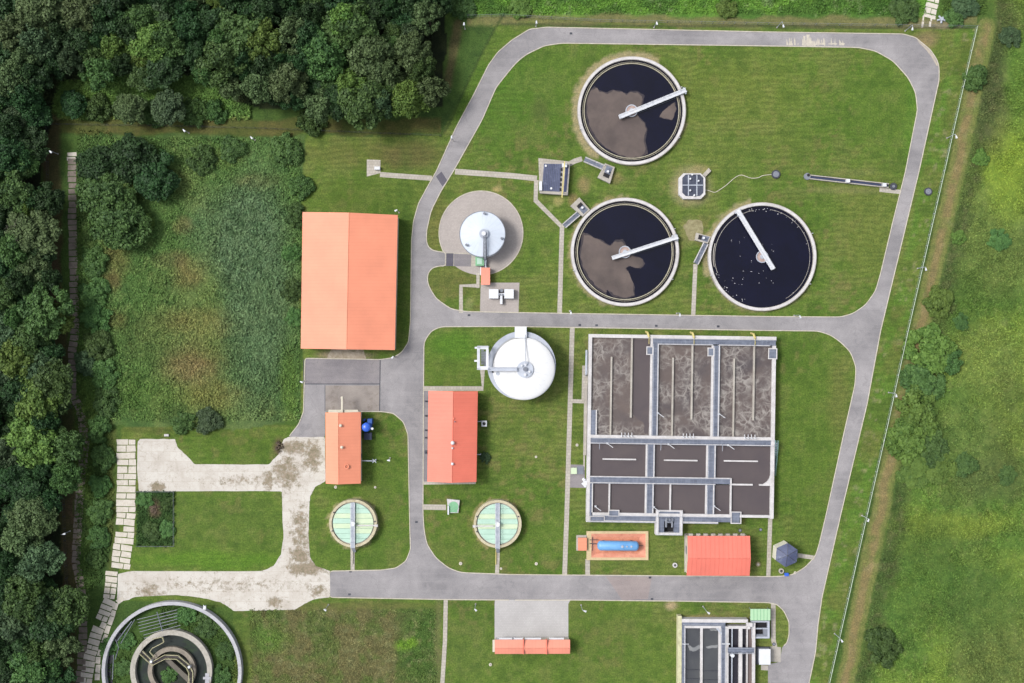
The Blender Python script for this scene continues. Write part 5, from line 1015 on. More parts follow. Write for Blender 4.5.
sump('small sump chamber on the sandy spot left of the clear dark tank', [(711, 236.6), (708, 243.6), (695, 240), (696.4, 232.6)], [(709.6, 236.8), (707.4, 242), (698, 239), (699, 234.6)], ((696, 263.4), (706, 243.4)))
MB().sheet(wobble([(683, 227), (688, 220), (695, 219.5), (702, 221), (703.4, 228), (702, 235), (697, 241), (689, 240), (686, 234)], 2, .8, 4), .03).build('sand_patch', MAT['sand'], None); tag(bpy.data.objects['sand_patch'], kind='structure')
# octagonal chamber
F = Fr(1.8); t = thing('distribution_chamber', 'octagonal distribution chamber with dark gratings between the three settling tanks', 'chamber', 692, 186)
def octo(x0, y0, x1, y1, c): return [(x0 + c, y0), (x1 - c, y0), (x1, y0 + c), (x1, y1 - c), (x1 - c, y1), (x0 + c, y1), (x0, y1 - c), (x0, y0 + c)]
m = MB(F); m.prism(octo(679, 173.2, 705.4, 198.8, 4.5), 0, 1.6); m.build('wall', MAT['white_wall'], t)
m = MB(F); m.prism(octo(682.4, 174.4, 703.4, 196, 3.4), 1.6, 1.66); m.build('grating_cover', surf('dark grating', A(86, 92, 112), A(66, 72, 90), stain=A(130, 136, 150), stain_amt=.3, stain_scale=.8), t)
m = MB(F); m.box(682.6, 184.6, 703.2, 185.6, 1.66, 1.8).box(688, 175, 689, 195.6, 1.66, 1.82).box(696.4, 175, 697.4, 195.6, 1.66, 1.82); m.build('beam', MAT['pale_metal'], t)
for u, v in ((690, 179), (690, 190.5), (698.3, 181), (692, 174.8), (694, 195.4)): m = MB(F); m.cyl(u, v, .9, 1.66, 2.4, 10); m.build('gate_valve', MAT['white_metal'], t)
m = MB(F); m.prism([(702.8, 174.4), (705.8, 176.6), (711.8, 170.4), (709.2, 167.4)], 0, .9); m.build('stair', MAT['slab_paving'], t)
# hose to the manhole
t = MB(); hp = [(705.4, 190.3), (708, 190.4), (710.8, 191.4), (714.6, 192.7), (718, 191), (726, 185.5), (732, 180), (736.2, 176.6), (741.3, 174.7), (746, 176.5), (751.4, 178.5), (759, 177.8), (761.6, 175.8), (768, 174.8), (773, 174.4)]
hp = rounded(hp, 1.5, 2, False); t.path([(a, b, .12) for a, b in hp], .1, 6); tag(t.build('hose', MAT['cream_wall']), 'thin pale hose snaking over the lawn from the octagonal chamber to a manhole', 'hose')
def manhole(label, u, v, r, style, hgt=.5):
    t = thing('manhole', label, 'manhole', u, v, 'manholes set in the lawns')
    ringm = {'dark': 'dark_steel', 'white': 'white_wall', 'tan': 'sand', 'pale': 'cream_wall', 'disc': 'concrete'}[style]
    m = MB(); m.cyl(u, v, r, 0, hgt, 24); m.build('collar', MAT[ringm], t)
    m = MB(); m.cyl(u, v, r * (.5 if style != 'dark' else .7), hgt, hgt + .06, 20); lid = m.build('lid', MAT['black'] if style in ('white', 'disc') else (MAT['steel'] if style == 'dark' else MAT['concrete']), t)
    m = MB(); m.box(u - .4, v - .12, u + .4, v + .12, hgt + .06, hgt + .16); m.build('handle', MAT['pale_metal'], lid)
manhole('dark round manhole where the thin hose ends', 775.6, 174.4, 4.3, 'dark'); manhole('dark round manhole east of the road near the fence', 928, 191.6, 4.0, 'dark', .3)
manhole('white ringed manhole just west of the blower house', 674.8, 565, 2.4, 'white'); manhole('tan manhole between the blower house and the straight path', 757.8, 564, 2.4, 'tan')
manhole('black topped manhole below the hexagonal kiosk', 781, 570.8, 2.6, 'disc'); manhole('small pale manhole right below the kiosk beside the kerb', 795, 572.6, 1.3, 'pale', .2)
manhole('small pale manhole near the path of the eastern green tank', 501, 568.6, 1.2, 'pale', .2); manhole('dark little manhole beside the cabin pad', 773.8, 644, 1.7, 'dark', .2)
manhole('pale manhole south of the orange garage row', 490.4, 664.4, 1.5, 'pale', .3); manhole('pale manhole at the south-west foot of the narrow orange building', 335.6, 487, 1.5, 'pale', .2); manhole('pale manhole right of the western green tank approach', 375.2, 487.2, 1.2, 'pale', .2)
manhole('small pale manhole east of the gas dome in the lawn', 536, 456.8, 1.2, 'pale', .2); manhole('small manhole close to the straight path beside the basin', 577, 445, 1.4, 'pale', .2)
manhole('faint grey manhole north of the blower house roof', 740, 530.4, 1.8, 'dark', .1); manhole('faint grey manhole beside the top of the straight path', 760.6, 529.6, 1.6, 'dark', .1); manhole('small white lid west of the east green tank by the junction', 460.6, 563.4, 1.6, 'pale', .3); manhole('small white lid between the green tank and the straight path', 536.2, 563.6, 1.5, 'pale', .3)
for u, v in ((579.8, 325), (596.6, 325.3), (656.3, 325.8), (718.2, 326.4), (469, 315.2), (571, 33.4), (350.5, 571.4), (349.5, 594.4), (416.5, 522), (652, 599), (650, 577.5)):
    m = MB(); m.box(u - 1.3, v - 1, u + 1.3, v + 1, .0, .045); tag(m.build('road_drain', MAT['dark_steel']), 'small dark square drain grate set flush in the asphalt road', 'drain', 'road drains')
t = tag(MB().box(784.2, 572.6, 788, 575.6, 0, .8).build('blue_bin', MAT['blue']), 'small blue box on the kerb below the kiosk', 'box')
# measuring flume across the east lawn
t = thing('flume', 'long narrow steel flume with two white boxes crossing the eastern lawn', 'flume', 850, 181)
F = Fr(.8); a, b = (810, 176.8), (889, 185.6); dd = math.dist(a, b); ux, uy = (b[0] - a[0]) / dd, (b[1] - a[1]) / dd
def off(p, o): return (p[0] - uy * o, p[1] + ux * o)
m = MB(F); m.strip([off(a, 1.8), off(b, 1.8)], .9, 0, z1=.8).strip([off(a, -1.8), off(b, -1.8)], .9, 0, z1=.8); m.build('channel_wall', MAT['concrete'], t)
m = MB(F); m.strip([a, b], 2.6, .02, z1=.3); m.build('channel_water', surf('slate water', A(78, 86, 116), A(66, 74, 100), rough=.2), t)
for p in ((847.6, 181.1), (884, 185.1)): m = MB(F); m.box(p[0] - 1.8, p[1] - 1.7, p[0] + 1.8, p[1] + 1.7, .3, 1.5); m.build('sensor_box', MAT['white_metal'], t)
m = MB(F); m.cyl(807.6, 176.2, 3.4, 0, .6, 20); c = m.build('inlet_chamber', MAT['steel'], t); m = MB(F); m.cyl(808.6, 175, 1.5, .6, .7, 14); m.build('opening', MAT['black'], c)
m = MB(F); m.cyl(893.8, 186.2, 3.5, 0, .6, 20); c = m.build('outlet_chamber', MAT['dark_steel'], t); m = MB(F); m.cyl(893.8, 186.2, 1.4, .6, .7, 14); m.build('lid', MAT['steel'], c)
# green lidded box west of the east green tank
t = thing('valve_chamber', 'square white framed chamber with mint green lid at the end of a short path', 'chamber', 453, 506)
F = Fr(1); m = MB(F); m.prism([(446.8, 499), (459.7, 500.3), (458.2, 513), (448.2, 513)], 0, .9); m.build('frame', MAT['white_wall'], t); m = MB(F); m.cyl(453.4, 506.6, 5.0, .9, 1.0, 24).prism([(449.6, 507), (458, 507), (457, 512.4), (449.4, 512.4)], .9, .98); m.build('lid', MAT['leaf_green_lid'], t)
m = MB(F); m.box(447.6, 506, 449, 514.4, .9, 1.5); m.build('hinge', MAT['white_metal'], t)
t = thing('hydrant_box', 'pale green square lid on the dark pad west of the large basin', 'lid', 573.8, 470.7); m = MB(); m.box(570.8, 467.6, 576.8, 473.8, .03, .5); m.build('lid', MAT['lime'], t)
m = MB(); m.box(577, 466, 583.6, 474, .03, .3); m.build('cover', MAT['steel'], t)
t = thing('vent_chimney', 'square white chimney box with dark flue east of the coral red workshop', 'chimney', 484, 423.6); F = Fr(1.8)
m = MB(F); m.box(481.4, 420.8, 486.8, 426.6, 0, 1.6); m.build('shaft', MAT['white_metal'], t); m = MB(F); m.cyl(484.1, 423.7, 1.6, 1.6, 1.68, 16); m.build('flue', MAT['black'], t)
t = thing('switch_box', 'white box on the square slab at the west end of the narrow path', 'box', 377, 168); m = MB(Fr(1)); m.box(374.4, 166.6, 380, 169.6, .02, 1.1); m.build('cabinet', MAT['white_metal'], t)
t = thing('concrete_block', 'small white block lying north of the old concrete yard', 'block', 167, 435); m = MB(); m.box(164.6, 434, 169, 436.2, 0, .5); m.build('block', MAT['white_wall'], t)
t = thing('scrap_frame', 'star shaped pale scrap metal near the north fence gap', 'scrap', 941, 19); m = MB()
for k in range(5): a = math.radians(k * 72 + 20); m.tube((941, 19.5, .5), (941 + 4.5 * math.cos(a), 19.5 + 4 * math.sin(a), .3), .28, 6)
m.cyl(941, 19.5, 1.8, 0, .8, 10); m.build('frame', MAT['pale_metal'], t)
for lab, u, v, r in (('rusty brown heap inside the small fenced plot', 154, 508, 5), ('dark rubble heap on the grass beside the old concrete', 279, 447, 5)):
    rnd = random.Random(int(u)); m = MB()
    for k in range(60):
        a = rnd.uniform(0, 6.28); d = r * math.sqrt(rnd.random()); q = (u + d * math.cos(a) * .8, v + d * math.sin(a) * 1.2); s_ = rnd.uniform(.5, 1.3); z = .7 * (1 - d / r); m.prism([(q[0] + s_ * math.cos(t_), q[1] + s_ * .7 * math.sin(t_)) for t_ in [rnd.uniform(0, 1) + k2 * 1.57 for k2 in range(4)]], 0, z + rnd.uniform(.1, .4))
    tag(m.build('rubble_heap', surf('rubble ' + str(int(u)), A(118, 102, 86) if u < 200 else A(92, 84, 70), A(96, 80, 66), scale=1.5)), lab, 'heap')

# ------------------------------------------------------------------ disused round tank in the south-west
t = thing('disused_tank', 'overgrown disused round tank with three concentric concrete rings at the bottom left', 'old tank', 171.3, 671)
F = Fr(2.2); cx, cy = 171.5, 671.8
OW = surf('weathered white ring', A(212, 214, 222), A(186, 186, 194), scale=.4, stain=A(140, 136, 128), stain_amt=.5, stain_scale=.4)
m = MB(F); m.ring(cx, cy, 66.6, 70, 0, 2.2, 160); m.build('outer_ring', OW, t)
m = MB(F); m.ring(cx - .7, cy - .5, 36, 41, 0, 2.0, 128); m.build('middle_ring', surf('tan weathered ring', A(208, 204, 194), A(176, 172, 164), scale=.5, stain=A(120, 112, 98), stain_amt=.5, stain_scale=.5), t)
m = MB(F); m.ring(cx - .3, cy - .5, 19.6, 24, 0, 1.8, 96); m.build('inner_ring', surf('brown weathered ring', A(176, 166, 152), A(140, 132, 122), scale=.5, stain=A(96, 88, 72), stain_amt=.5, stain_scale=.5), t)
m = MB(F); m.ring(cx, cy, 24, 36, .05, .5, 96); m.build('channel_floor', surf('dark green channel', A(48, 58, 56), A(34, 42, 42), scale=.4, stain=A(60, 86, 46), stain_amt=.8, stain_scale=.15), t)  # dark floor with green patches, set near ground level
m = MB(F); m.cyl(cx, cy, 19.7, .02, .3, 60); m.build('pit_floor', surf('dark green floor', A(40, 50, 38), A(28, 36, 30), scale=.4), t)  # dark green floor inside the inner ring, pit not dug out
m = MB(F); m.prism([(164, 661), (168, 658.5), (193, 682), (190, 686)], .3, 1.6); m.build('fallen_beam', surf('brown beam', A(128, 122, 112), A(100, 96, 88)), t)
wk = [(153, 638.6), (163, 636.4), (164.6, 641.6), (153, 647.6), (150.4, 651.4), (155, 656.6)]
wy_ = [(142, 652), (153.4, 662.8), (165.6, 656.2), (178, 656.6), (188.6, 665.6), (191.6, 672), (191, 700)]
m = MB(F); m.strip(wy_, 3.4, 2.0, z1=2.15); wkw = m.build('walkway', surf('rusty walkway', A(92, 86, 84), A(66, 62, 64), scale=.6), t)
RY = surf('straw coloured rail', A(218, 214, 176), A(190, 184, 146))
def side(pl, o):
    out = []
    for i in range(len(pl)):
        a = pl[max(0, i - 1)]; b = pl[min(len(pl) - 1, i + 1)]; l = math.dist(a, b); out.append((pl[i][0] - (b[1] - a[1]) / l * o, pl[i][1] + (b[0] - a[0]) / l * o))
    return out
m = MB(F)
for o in (-2, 2): m.path([(a, b, 3.1) for a, b in side(wy_, o)], .1, 5); m.rail(side(wy_, o), 2.15, .95, 5, .07)
m.path([(a, b, 3.0) for a, b in wk], .1, 5); m.rail(wk, 2.0, 1, 4, .06); m.build('handrail', RY, wkw)
for u, v in ((152.4, 660.4), (190.2, 665.8)): m = MB(F); m.cyl(u, v, 1.3, 2.2, 3.6, 12); m.build('lamp_head', MAT['white_metal'], t)
m = MB(F)
for k in range(8):
    y0 = 615.2 + k * 3.1; x0 = 139 + k * .6 + (0 if k < 5 else 3); m.tube((x0 - 2, y0 + 4.6, 1.9), (x0 + 38 - k * .6, y0 - 5.2, 1.9), .09, 5)
m.tube((156.6, 612, 1.95), (162.4, 631.5, 1.95), .13, 6); m.build('pipe_rack', MAT['steel'], t)
m = MB(F); m.path([(131.5, 621.5, 1.8), (125, 630, 1.8), (117, 641, 1.8)], .15, 6).path([(134, 620, 1.6), (120, 644, 1.6)], .1, 6).path([(113, 655, 1.8), (112, 680, 1.8)], .12, 6).path([(115, 640, 1.7), (118, 648, 1.7), (114.5, 660, 1.7)], .1, 6); m.build('pipe', MAT['steel'], t)
m = MB(F); m.ring(cx, cy, 62.5, 66.6, .05, .25, 60, 95, 215); m.build('gutter', MAT['murky_water'], t)
m = MB(F); m.box(203, 677, 211, 679.4, 1.9, 2.2).box(205, 673.5, 209, 700, 1.95, 2.1); m.build('crossing', OW, t)
m = MB(F); m.tube((203.6, 607.4, 0), (205.6, 603.6, 4.4), .14, 6).box(203.8, 605.4, 206.4, 609, 2.2, 2.9); m.build('gauge_post', MAT['white_metal'], t)

# ------------------------------------------------------------------ fences and lamps
def fence(name, label, pl, gap, hgt, postm, railm, rail_r=.05, base=None, group=None):
    cx, cy = pl[len(pl) // 2]; t = thing(name, label, 'fence', cx, cy, group)
    m = MB(); L = 0
    for a, b in zip(pl[:-1], pl[1:]):
        d = math.dist(a, b); n = max(1, int(d / gap))
        m.tube((a[0], a[1], hgt), (b[0], b[1], hgt), rail_r, 5); m.tube((a[0], a[1], .12), (b[0], b[1], .12), .02, 4); m.tube((a[0], a[1], hgt * .5), (b[0], b[1], hgt * .5), .008, 3)
        k = int(d * S / .6)
        for i in range(k):       # diamond wire
            u0, u1 = i / k, (i + 1) / k
            p = lambda u, z: (a[0] + (b[0] - a[0]) * u, a[1] + (b[1] - a[1]) * u, z)
            m.tube(p(u0, .1), p(u1, hgt), .004, 3); m.tube(p(u1, .1), p(u0, hgt), .004, 3)
        for i in range(n):
            u = i / n; q = (a[0] + (b[0] - a[0]) * u, a[1] + (b[1] - a[1]) * u); pm_ = MB(); pm_.tube((*q, 0), (*q, hgt + .15), .06, 6); pm_.build('post', postm, t)
    q = pl[-1]; pm_ = MB(); pm_.tube((*q, 0), (*q, hgt + .15), .06, 6); pm_.build('post', postm, t)
    m.build('wire_mesh', railm, t)
    if base: MB().strip(pl, base[0], 0, z1=.14).build('base_strip', base[1], t)
MINTR = surf('pale mint coated rail', A(228, 240, 224), A(200, 216, 196), scale=1.5)
fence('boundary_fence', 'pale green wire fence running down the east side of the plant', FENCE_E, 10.5, 1.5, MAT['pale_metal'], MINTR, .085)
fence('boundary_fence', 'dark wire fence along the north edge of the plant', [(975.5, 27.5), (932, 26.8), (921, 26.6), (768, 24.5), (600, 21.5), (503, 16), (468, 17)], 11, 2.0, MAT['steel'], MAT['steel'], .035)
fence('boundary_fence', 'thin wire fence along the grassy lane below the northern forest', [(441, 136), (330, 131.5), (256, 128.5), (150, 126), (48, 124.5)], 10, 1.8, MAT['dark_steel'], MAT['dark_steel'], .022)
fence('boundary_fence', 'thin wire fence along the western forest lane', [(48, 124.5), (50, 250), (54, 330), (62, 420), (66, 540), (70, 640), (72, 740)], 12, 1.8, MAT['dark_steel'], MAT['dark_steel'], .022)
fence('plot_fence', 'short pale fence on the east side of the small overgrown plot', [(136.5, 491.5), (174.2, 491.5), (174.2, 546), (137, 546)], 9, 1.0, MAT['steel'], MAT['steel'], .035)
LH = 6.5
def lamp(label, hx, hy, bx, by, wide=False):
    x0, y0 = W(bx, by); x1, y1 = W(hx, hy, LH)
    t = thing('street_lamp', label, 'street lamp', bx, by, 'street lamps along the roads and fence')
    m = MB(); m.wtube(Vector((x0, y0, 0)), Vector((x0, y0, LH - .3)), .1, 8, .06); m.build('pole', MAT['pale_metal'], t)
    m = MB(); a = Vector((x0, y0, LH - .3)); b = Vector((x1, y1, LH)); m.wtube(a, b, .06, 6, .05); m.build('arm', MAT['pale_metal'], t)
    d = Vector((x1 - x0, y1 - y0, 0)); d = d.normalized() if d.length > .05 else Vector((1, 0, 0)); s_ = Vector((-d.y, d.x, 0))
    m = MB(); c = Vector((x1, y1, LH)); vs = []
    for (l, w, z) in ((-.45, .18, -.06), (.45, .3, -.08), (-.4, .12, .12), (.36, .24, .14)):
        vs += [tuple(c + d * l + s_ * w + Vector((0, 0, z))), tuple(c + d * l - s_ * w + Vector((0, 0, z)))]
    m.add(vs, [(0, 1, 3, 2), (4, 5, 7, 6), (0, 1, 5, 4), (2, 3, 7, 6), (0, 2, 6, 4), (1, 3, 7, 5)]); m.build('lamp_head', MAT['white_metal'], t)
    m = MB(); m.cyl(bx, by, .8, 0, .12, 12); m.build('base', MAT['concrete'], t)
for a in [('street lamp nearest the middle of the top road', 783.5, 26, 777, 27.5), ('street lamp at the bend of the north-east road corner', 912.5, 28.8, 905, 31), ('northernmost lamp on the east fence', 956.5, 137, 947, 138),
          ('lamp on the east fence level with the clear dark tank', 926, 269.2, 917.5, 268.4), ('lamp on the east fence level with the big basin top', 896.4, 395.8, 888.6, 392.5), ('lamp on the east fence level with the orange pit', 868.4, 520.4, 862, 515.5),
          ('southernmost lamp on the east fence', 842, 641, 834.5, 633.5), ('lamp above the road junction north-east of the big basin', 800.3, 317, 794, 315.5), ('lamp at the end of the path between two sludge covered tanks', 571, 313, 569.6, 311), ('lamp on the middle road left of the sump path', 680, 315, 676.6, 313.4),
          ('lamp on the top road left of the northernmost tank', 536.5, 22.2, 536, 26.4), ('lamp on the top road above the northernmost tank', 657, 23.4, 654, 27.6), ('lamp at the north-west corner of the north fence', 464, 23.8, 465, 29), ('lamp west of the curved road by the forest corner', 451.6, 137, 452.8, 140.8),
          ('lamp north-east of the large storage hall', 396, 210.4, 399, 212.6), ('lamp at the west edge of the asphalt yard', 301.4, 382, 305, 381), ('lamp on the kerb between hall and yard', 392.4, 357.4, 395, 356.8), ('lamp on the lawn beside the pipe arm', 388.6, 460.4, 390, 458), ('lamp south of the old concrete road', 325, 610, 328.5, 604.6),
          ('lamp left of the pale forecourt', 475.6, 610, 475.6, 604), ('lamp right of the pale forecourt', 585, 611.2, 581, 605), ('lamp north of the grit basin', 708.6, 613, 703, 606.4), ('lamp in the western forest lane near the top', 50.6, 151.8, 58, 154), ('lamp in the lane below the northern forest', 184, 130.6, 189, 133), ('lamp at the east end of the lane above the meadow', 251.6, 137.8, 255, 140), ('lamp low in the western forest lane', 64, 534, 70, 531)]:
    lamp(*a)

# ------------------------------------------------------------------ trees, bushes, wild plants
def crown_mesh(name, seed, nl=16, nleaf=5200, ls=.085, flat=.8, spread=.62, lr=(.24, .4), upright=False):
    r = np.random.RandomState(seed); V = []; Fc = []; T = []
    cs = []
    for k in range(nl):
        for _ in range(30):
            a = r.uniform(0, 6.283); d = spread * math.sqrt(r.uniform(0, 1)); rad = r.uniform(*lr); z = flat * (1 - (d / .95) ** 2) * r.uniform(.35, 1.0) - .05
            c = np.array([d * math.cos(a), d * math.sin(a), z])
            if all(np.linalg.norm(c - q[0]) > .45 * (rad + q[1]) for q in cs): break
        cs.append((c, rad, r.uniform(0, 1)))
    n = 0
    bm = bmesh.new(); bmesh.ops.create_icosphere(bm, subdivisions=1, radius=1); iv = np.array([v.co[:] for v in bm.verts]); fi = [[v.index for v in f.verts] for f in bm.faces]; bm.free()
    for c, rad, tn in cs:
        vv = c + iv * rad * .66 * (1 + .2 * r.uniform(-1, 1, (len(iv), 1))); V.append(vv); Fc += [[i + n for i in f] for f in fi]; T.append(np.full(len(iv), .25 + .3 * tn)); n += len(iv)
    per = nleaf // nl
    for c, rad, tn in cs:
        m = int(per * (rad / (.5 * (lr[0] + lr[1]))) ** 2)
        d = r.normal(size=(m, 3)); d[:, 2] = np.abs(d[:, 2]) * 1.0 - .25; d /= np.linalg.norm(d, axis=1)[:, None]
        # lumpy sub-clumps so that the outline is ragged
        k = r.normal(size=(9, 3)); k /= np.linalg.norm(k, axis=1)[:, None]; lump = np.max(np.clip(d @ k.T, 0, 1) ** 6, axis=1)
        p = c + d * (rad * (.7 + .42 * lump + .13 * r.normal(size=m)))[:, None]
        nrm = d + .75 * r.normal(size=(m, 3)); nrm /= np.linalg.norm(nrm, axis=1)[:, None]
        t1 = np.cross(nrm, r.normal(size=(m, 3))); t1 /= np.linalg.norm(t1, axis=1)[:, None] + 1e-9; t2 = np.cross(nrm, t1)
        s = ls * r.uniform(.55, 1.25, (m, 1)); w = s * r.uniform(.5, .9, (m, 1))
        q = np.stack([p + t1 * s, p + t2 * w, p - t1 * s, p - t2 * w], 1).reshape(-1, 3); V.append(q)
        ix = np.arange(m) * 4 + n; Fc += np.stack([ix, ix + 1, ix + 2, ix + 3], 1).tolist(); n += 4 * m
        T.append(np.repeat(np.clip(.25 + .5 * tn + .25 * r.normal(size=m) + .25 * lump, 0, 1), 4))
    V = np.concatenate(V); T = np.concatenate(T)
    me = bpy.data.meshes.new(name); me.from_pydata(V.tolist(), [], Fc)
    a = me.attributes.new('tint', 'FLOAT', 'POINT'); a.data.foreach_set('value', T.astype(np.float32)); me.materials.append(LEAF['mid']); return me
CR = [crown_mesh('crown', 10 + k, nl=r_, nleaf=9000, ls=.062, flat=.95, spread=.86, lr=(.13, .3)) for k, r_ in enumerate((34, 40, 30, 44, 36, 42, 32, 38, 46, 36))]
BU = [crown_mesh('crown', 40 + k, nl=24, nleaf=6500, ls=.085, flat=.7, spread=.9, lr=(.16, .34)) for k in range(7)]
AIRY = [crown_mesh('crown', 60 + k, nl=16, nleaf=3000, ls=.07, flat=.6, spread=.7, lr=(.14, .26)) for k in range(2)]
def trunk_mesh(seed):
    rnd = random.Random(seed); m = MB(); V = Vector
    m.wtube(V((0, 0, -.05)), V((.02, .01, .55)), .034, 8, .024); m.wtube(V((.02, .01, .55)), V((0, .03, 1.0)), .024, 8, .008)
    for k in range(6):
        a = rnd.uniform(0, 6.28); z = rnd.uniform(.5, .8); l = rnd.uniform(.18, .32); m.wtube(V((.01, .01, z)), V((l * math.cos(a), l * math.sin(a), z + .18)), .014, 5, .004)
    me = bpy.data.meshes.new('trunk'); me.from_pydata(m.v, [], m.f); me.materials.append(MAT['bark']); return me
TR = [trunk_mesh(k) for k in range(3)]
def tree(px, py, rpx, hgt, kind, label, group=None, pool=CR, name='tree', cat='tree', seed=0, lift=.62, sq=1.0):
    """px,py: apparent crown centre; rpx: crown radius in px; hgt: total height m"""
    rnd = random.Random(seed * 7919 + int(px * 13 + py * 7)); hc = hgt * lift; x, y = W(px, py, hgt * .8); R = rpx * S * (H - hgt * .8) / H
    t = bpy.data.objects.new(name, None); COL.objects.link(t); t.location = (x, y, 0); ORG[t.as_pointer()] = Vector((x, y, 0)); t.rotation_euler = (0, 0, rnd.uniform(0, 6.28)); tag(t, label, cat, group)
    tk = bpy.data.objects.new('trunk', rnd.choice(TR)); COL.objects.link(tk); tk.parent = t; k = hgt * .85; tk.scale = (k * .8, k * .8, k)
    c = bpy.data.objects.new('crown', rnd.choice(pool)); COL.objects.link(c); c.parent = t; c.location = (0, 0, hc); c.scale = (R, R * rnd.uniform(.88, 1.12) * sq, max(.6 * R, hgt - hc) * 1.0 if pool is not BU else (hgt - hc))
    c.material_slots[0].link = 'OBJECT'; c.material_slots[0].material = LEAF[kind]
    return t
# forest: dart-thrown crowns inside the wooded outline
FOR = [(-40, -40), (438, -40), (438, 30), (430, 60), (434, 84), (428, 98), (400, 106), (330, 110), (308, 98), (262, 104), (238, 98), (222, 74), (196, 64), (180, 74), (160, 70), (110, 72), (70, 74), (56, 66), (34, 90), (28, 150), (38, 200), (40, 260), (52, 292), (50, 340), (54, 385), (58, 425), (58, 470), (54, 500), (38, 520), (38, 560), (54, 600), (52, 640), (48, 668), (52, 720), (-40, 720)]
fr_ = random.Random(11); placed = []
names = {'dark': 'dark green', 'mid': 'mid green', 'grey': 'grey olive', 'bright': 'yellow green', 'blue': 'blue green'}
def region(px, py):
    if px < 80 and py > 500: return 'in the south-western forest corner'
    if px < 90 and py > 300: return 'in the forest left of the mossy slab path'
    if px < 60 and py > 110: return 'in the forest beside the western lane'
    if px < 180: return 'in the forest of the top left corner'
    if px < 320: return 'in the forest above the lane and meadow'
    return 'in the forest close to the curved road'
hand = [(150, 42, 19, 'bright', 13), (140, 52, 12, 'bright', 11), (112, 45, 14, 'bright', 12), (90, 52, 14, 'mid', 12), (165, 38, 16, 'mid', 14), (222, 58, 20, 'mid', 15), (205, 72, 12, 'mid', 12), (232, 84, 12, 'grey', 11), (240, 30, 22, 'mid', 15), (262, 40, 20, 'bright', 15), (266, 64, 15, 'dark', 13),
        (292, 35, 15, 'grey', 15), (318, 104, 14, 'grey', 12), (322, 52, 20, 'mid', 15), (352, 28, 22, 'mid', 16), (345, 20, 16, 'bright', 16), (372, 55, 20, 'grey', 16), (385, 72, 14, 'grey', 14), (362, 100, 22, 'mid', 15), (352, 84, 14, 'bright', 14), (412, 50, 16, 'grey', 15), (427, 14, 13, 'grey', 14), (408, 98, 16, 'bright', 14), (430, 90, 15, 'grey', 14), (420, 68, 14, 'mid', 14), (286, 80, 18, 'grey', 14), (258, 85, 14, 'grey', 13), (300, 64, 14, 'dark', 13),
        (38, 10, 22, 'grey', 15), (14, 34, 18, 'grey', 15), (10, 78, 16, 'grey', 14), (22, 60, 14, 'grey', 14), (78, 12, 20, 'grey', 15), (128, 108, 13, 'grey', 9), (168, 107, 14, 'blue', 9), (30, 232, 22, 'grey', 13), (30, 270, 14, 'grey', 12), (42, 310, 24, 'mid', 14), (58, 318, 13, 'bright', 11), (10, 360, 20, 'bright', 14), (48, 385, 20, 'mid', 13), (36, 400, 22, 'bright', 14), (30, 440, 24, 'bright', 14), (60, 450, 18, 'mid', 12), (64, 478, 14, 'mid', 12),
        (30, 520, 20, 'grey', 13), (35, 560, 20, 'blue', 14), (22, 600, 20, 'mid', 14), (60, 610, 20, 'mid', 12), (58, 648, 17, 'grey', 12), (30, 668, 22, 'mid', 14), (6, 630, 20, 'blue', 13), (46, 200, 14, 'dark', 12), (12, 190, 20, 'mid', 13), (28, 208, 9, 'bright', 11)]
for (px, py, r, kd, h) in hand: placed.append((px, py, r * .8)); tree(px, py, r * 1.22, h, kd, '%s crowned tree %s' % (names[kd], region(px, py)), 'forest trees, %s, %s' % (names[kd], region(px, py)), seed=1)
for k in range(5200):
    if len(placed) > 290: break
    px, py = fr_.uniform(-38, 446), fr_.uniform(-38, 720)
    if not inpoly(np.array([px]), np.array([py]), FOR)[0]: continue
    r = fr_.uniform(10, 19)
    if any(math.hypot(px - a, py - b) < .6 * (r + c) for a, b, c in placed): continue
    placed.append((px, py, r)); kd = fr_.choices(['dark', 'mid', 'grey', 'blue', 'bright'], [56, 26, 6, 10, 2] if px > 75 else [74, 12, 4, 10, 0])[0]
    tree(px, py, r * 1.34, fr_.uniform(8, 14.5), kd, '%s crowned tree %s' % (names[kd], region(px, py)), 'forest trees, %s, %s' % (names[kd], region(px, py)), seed=2)
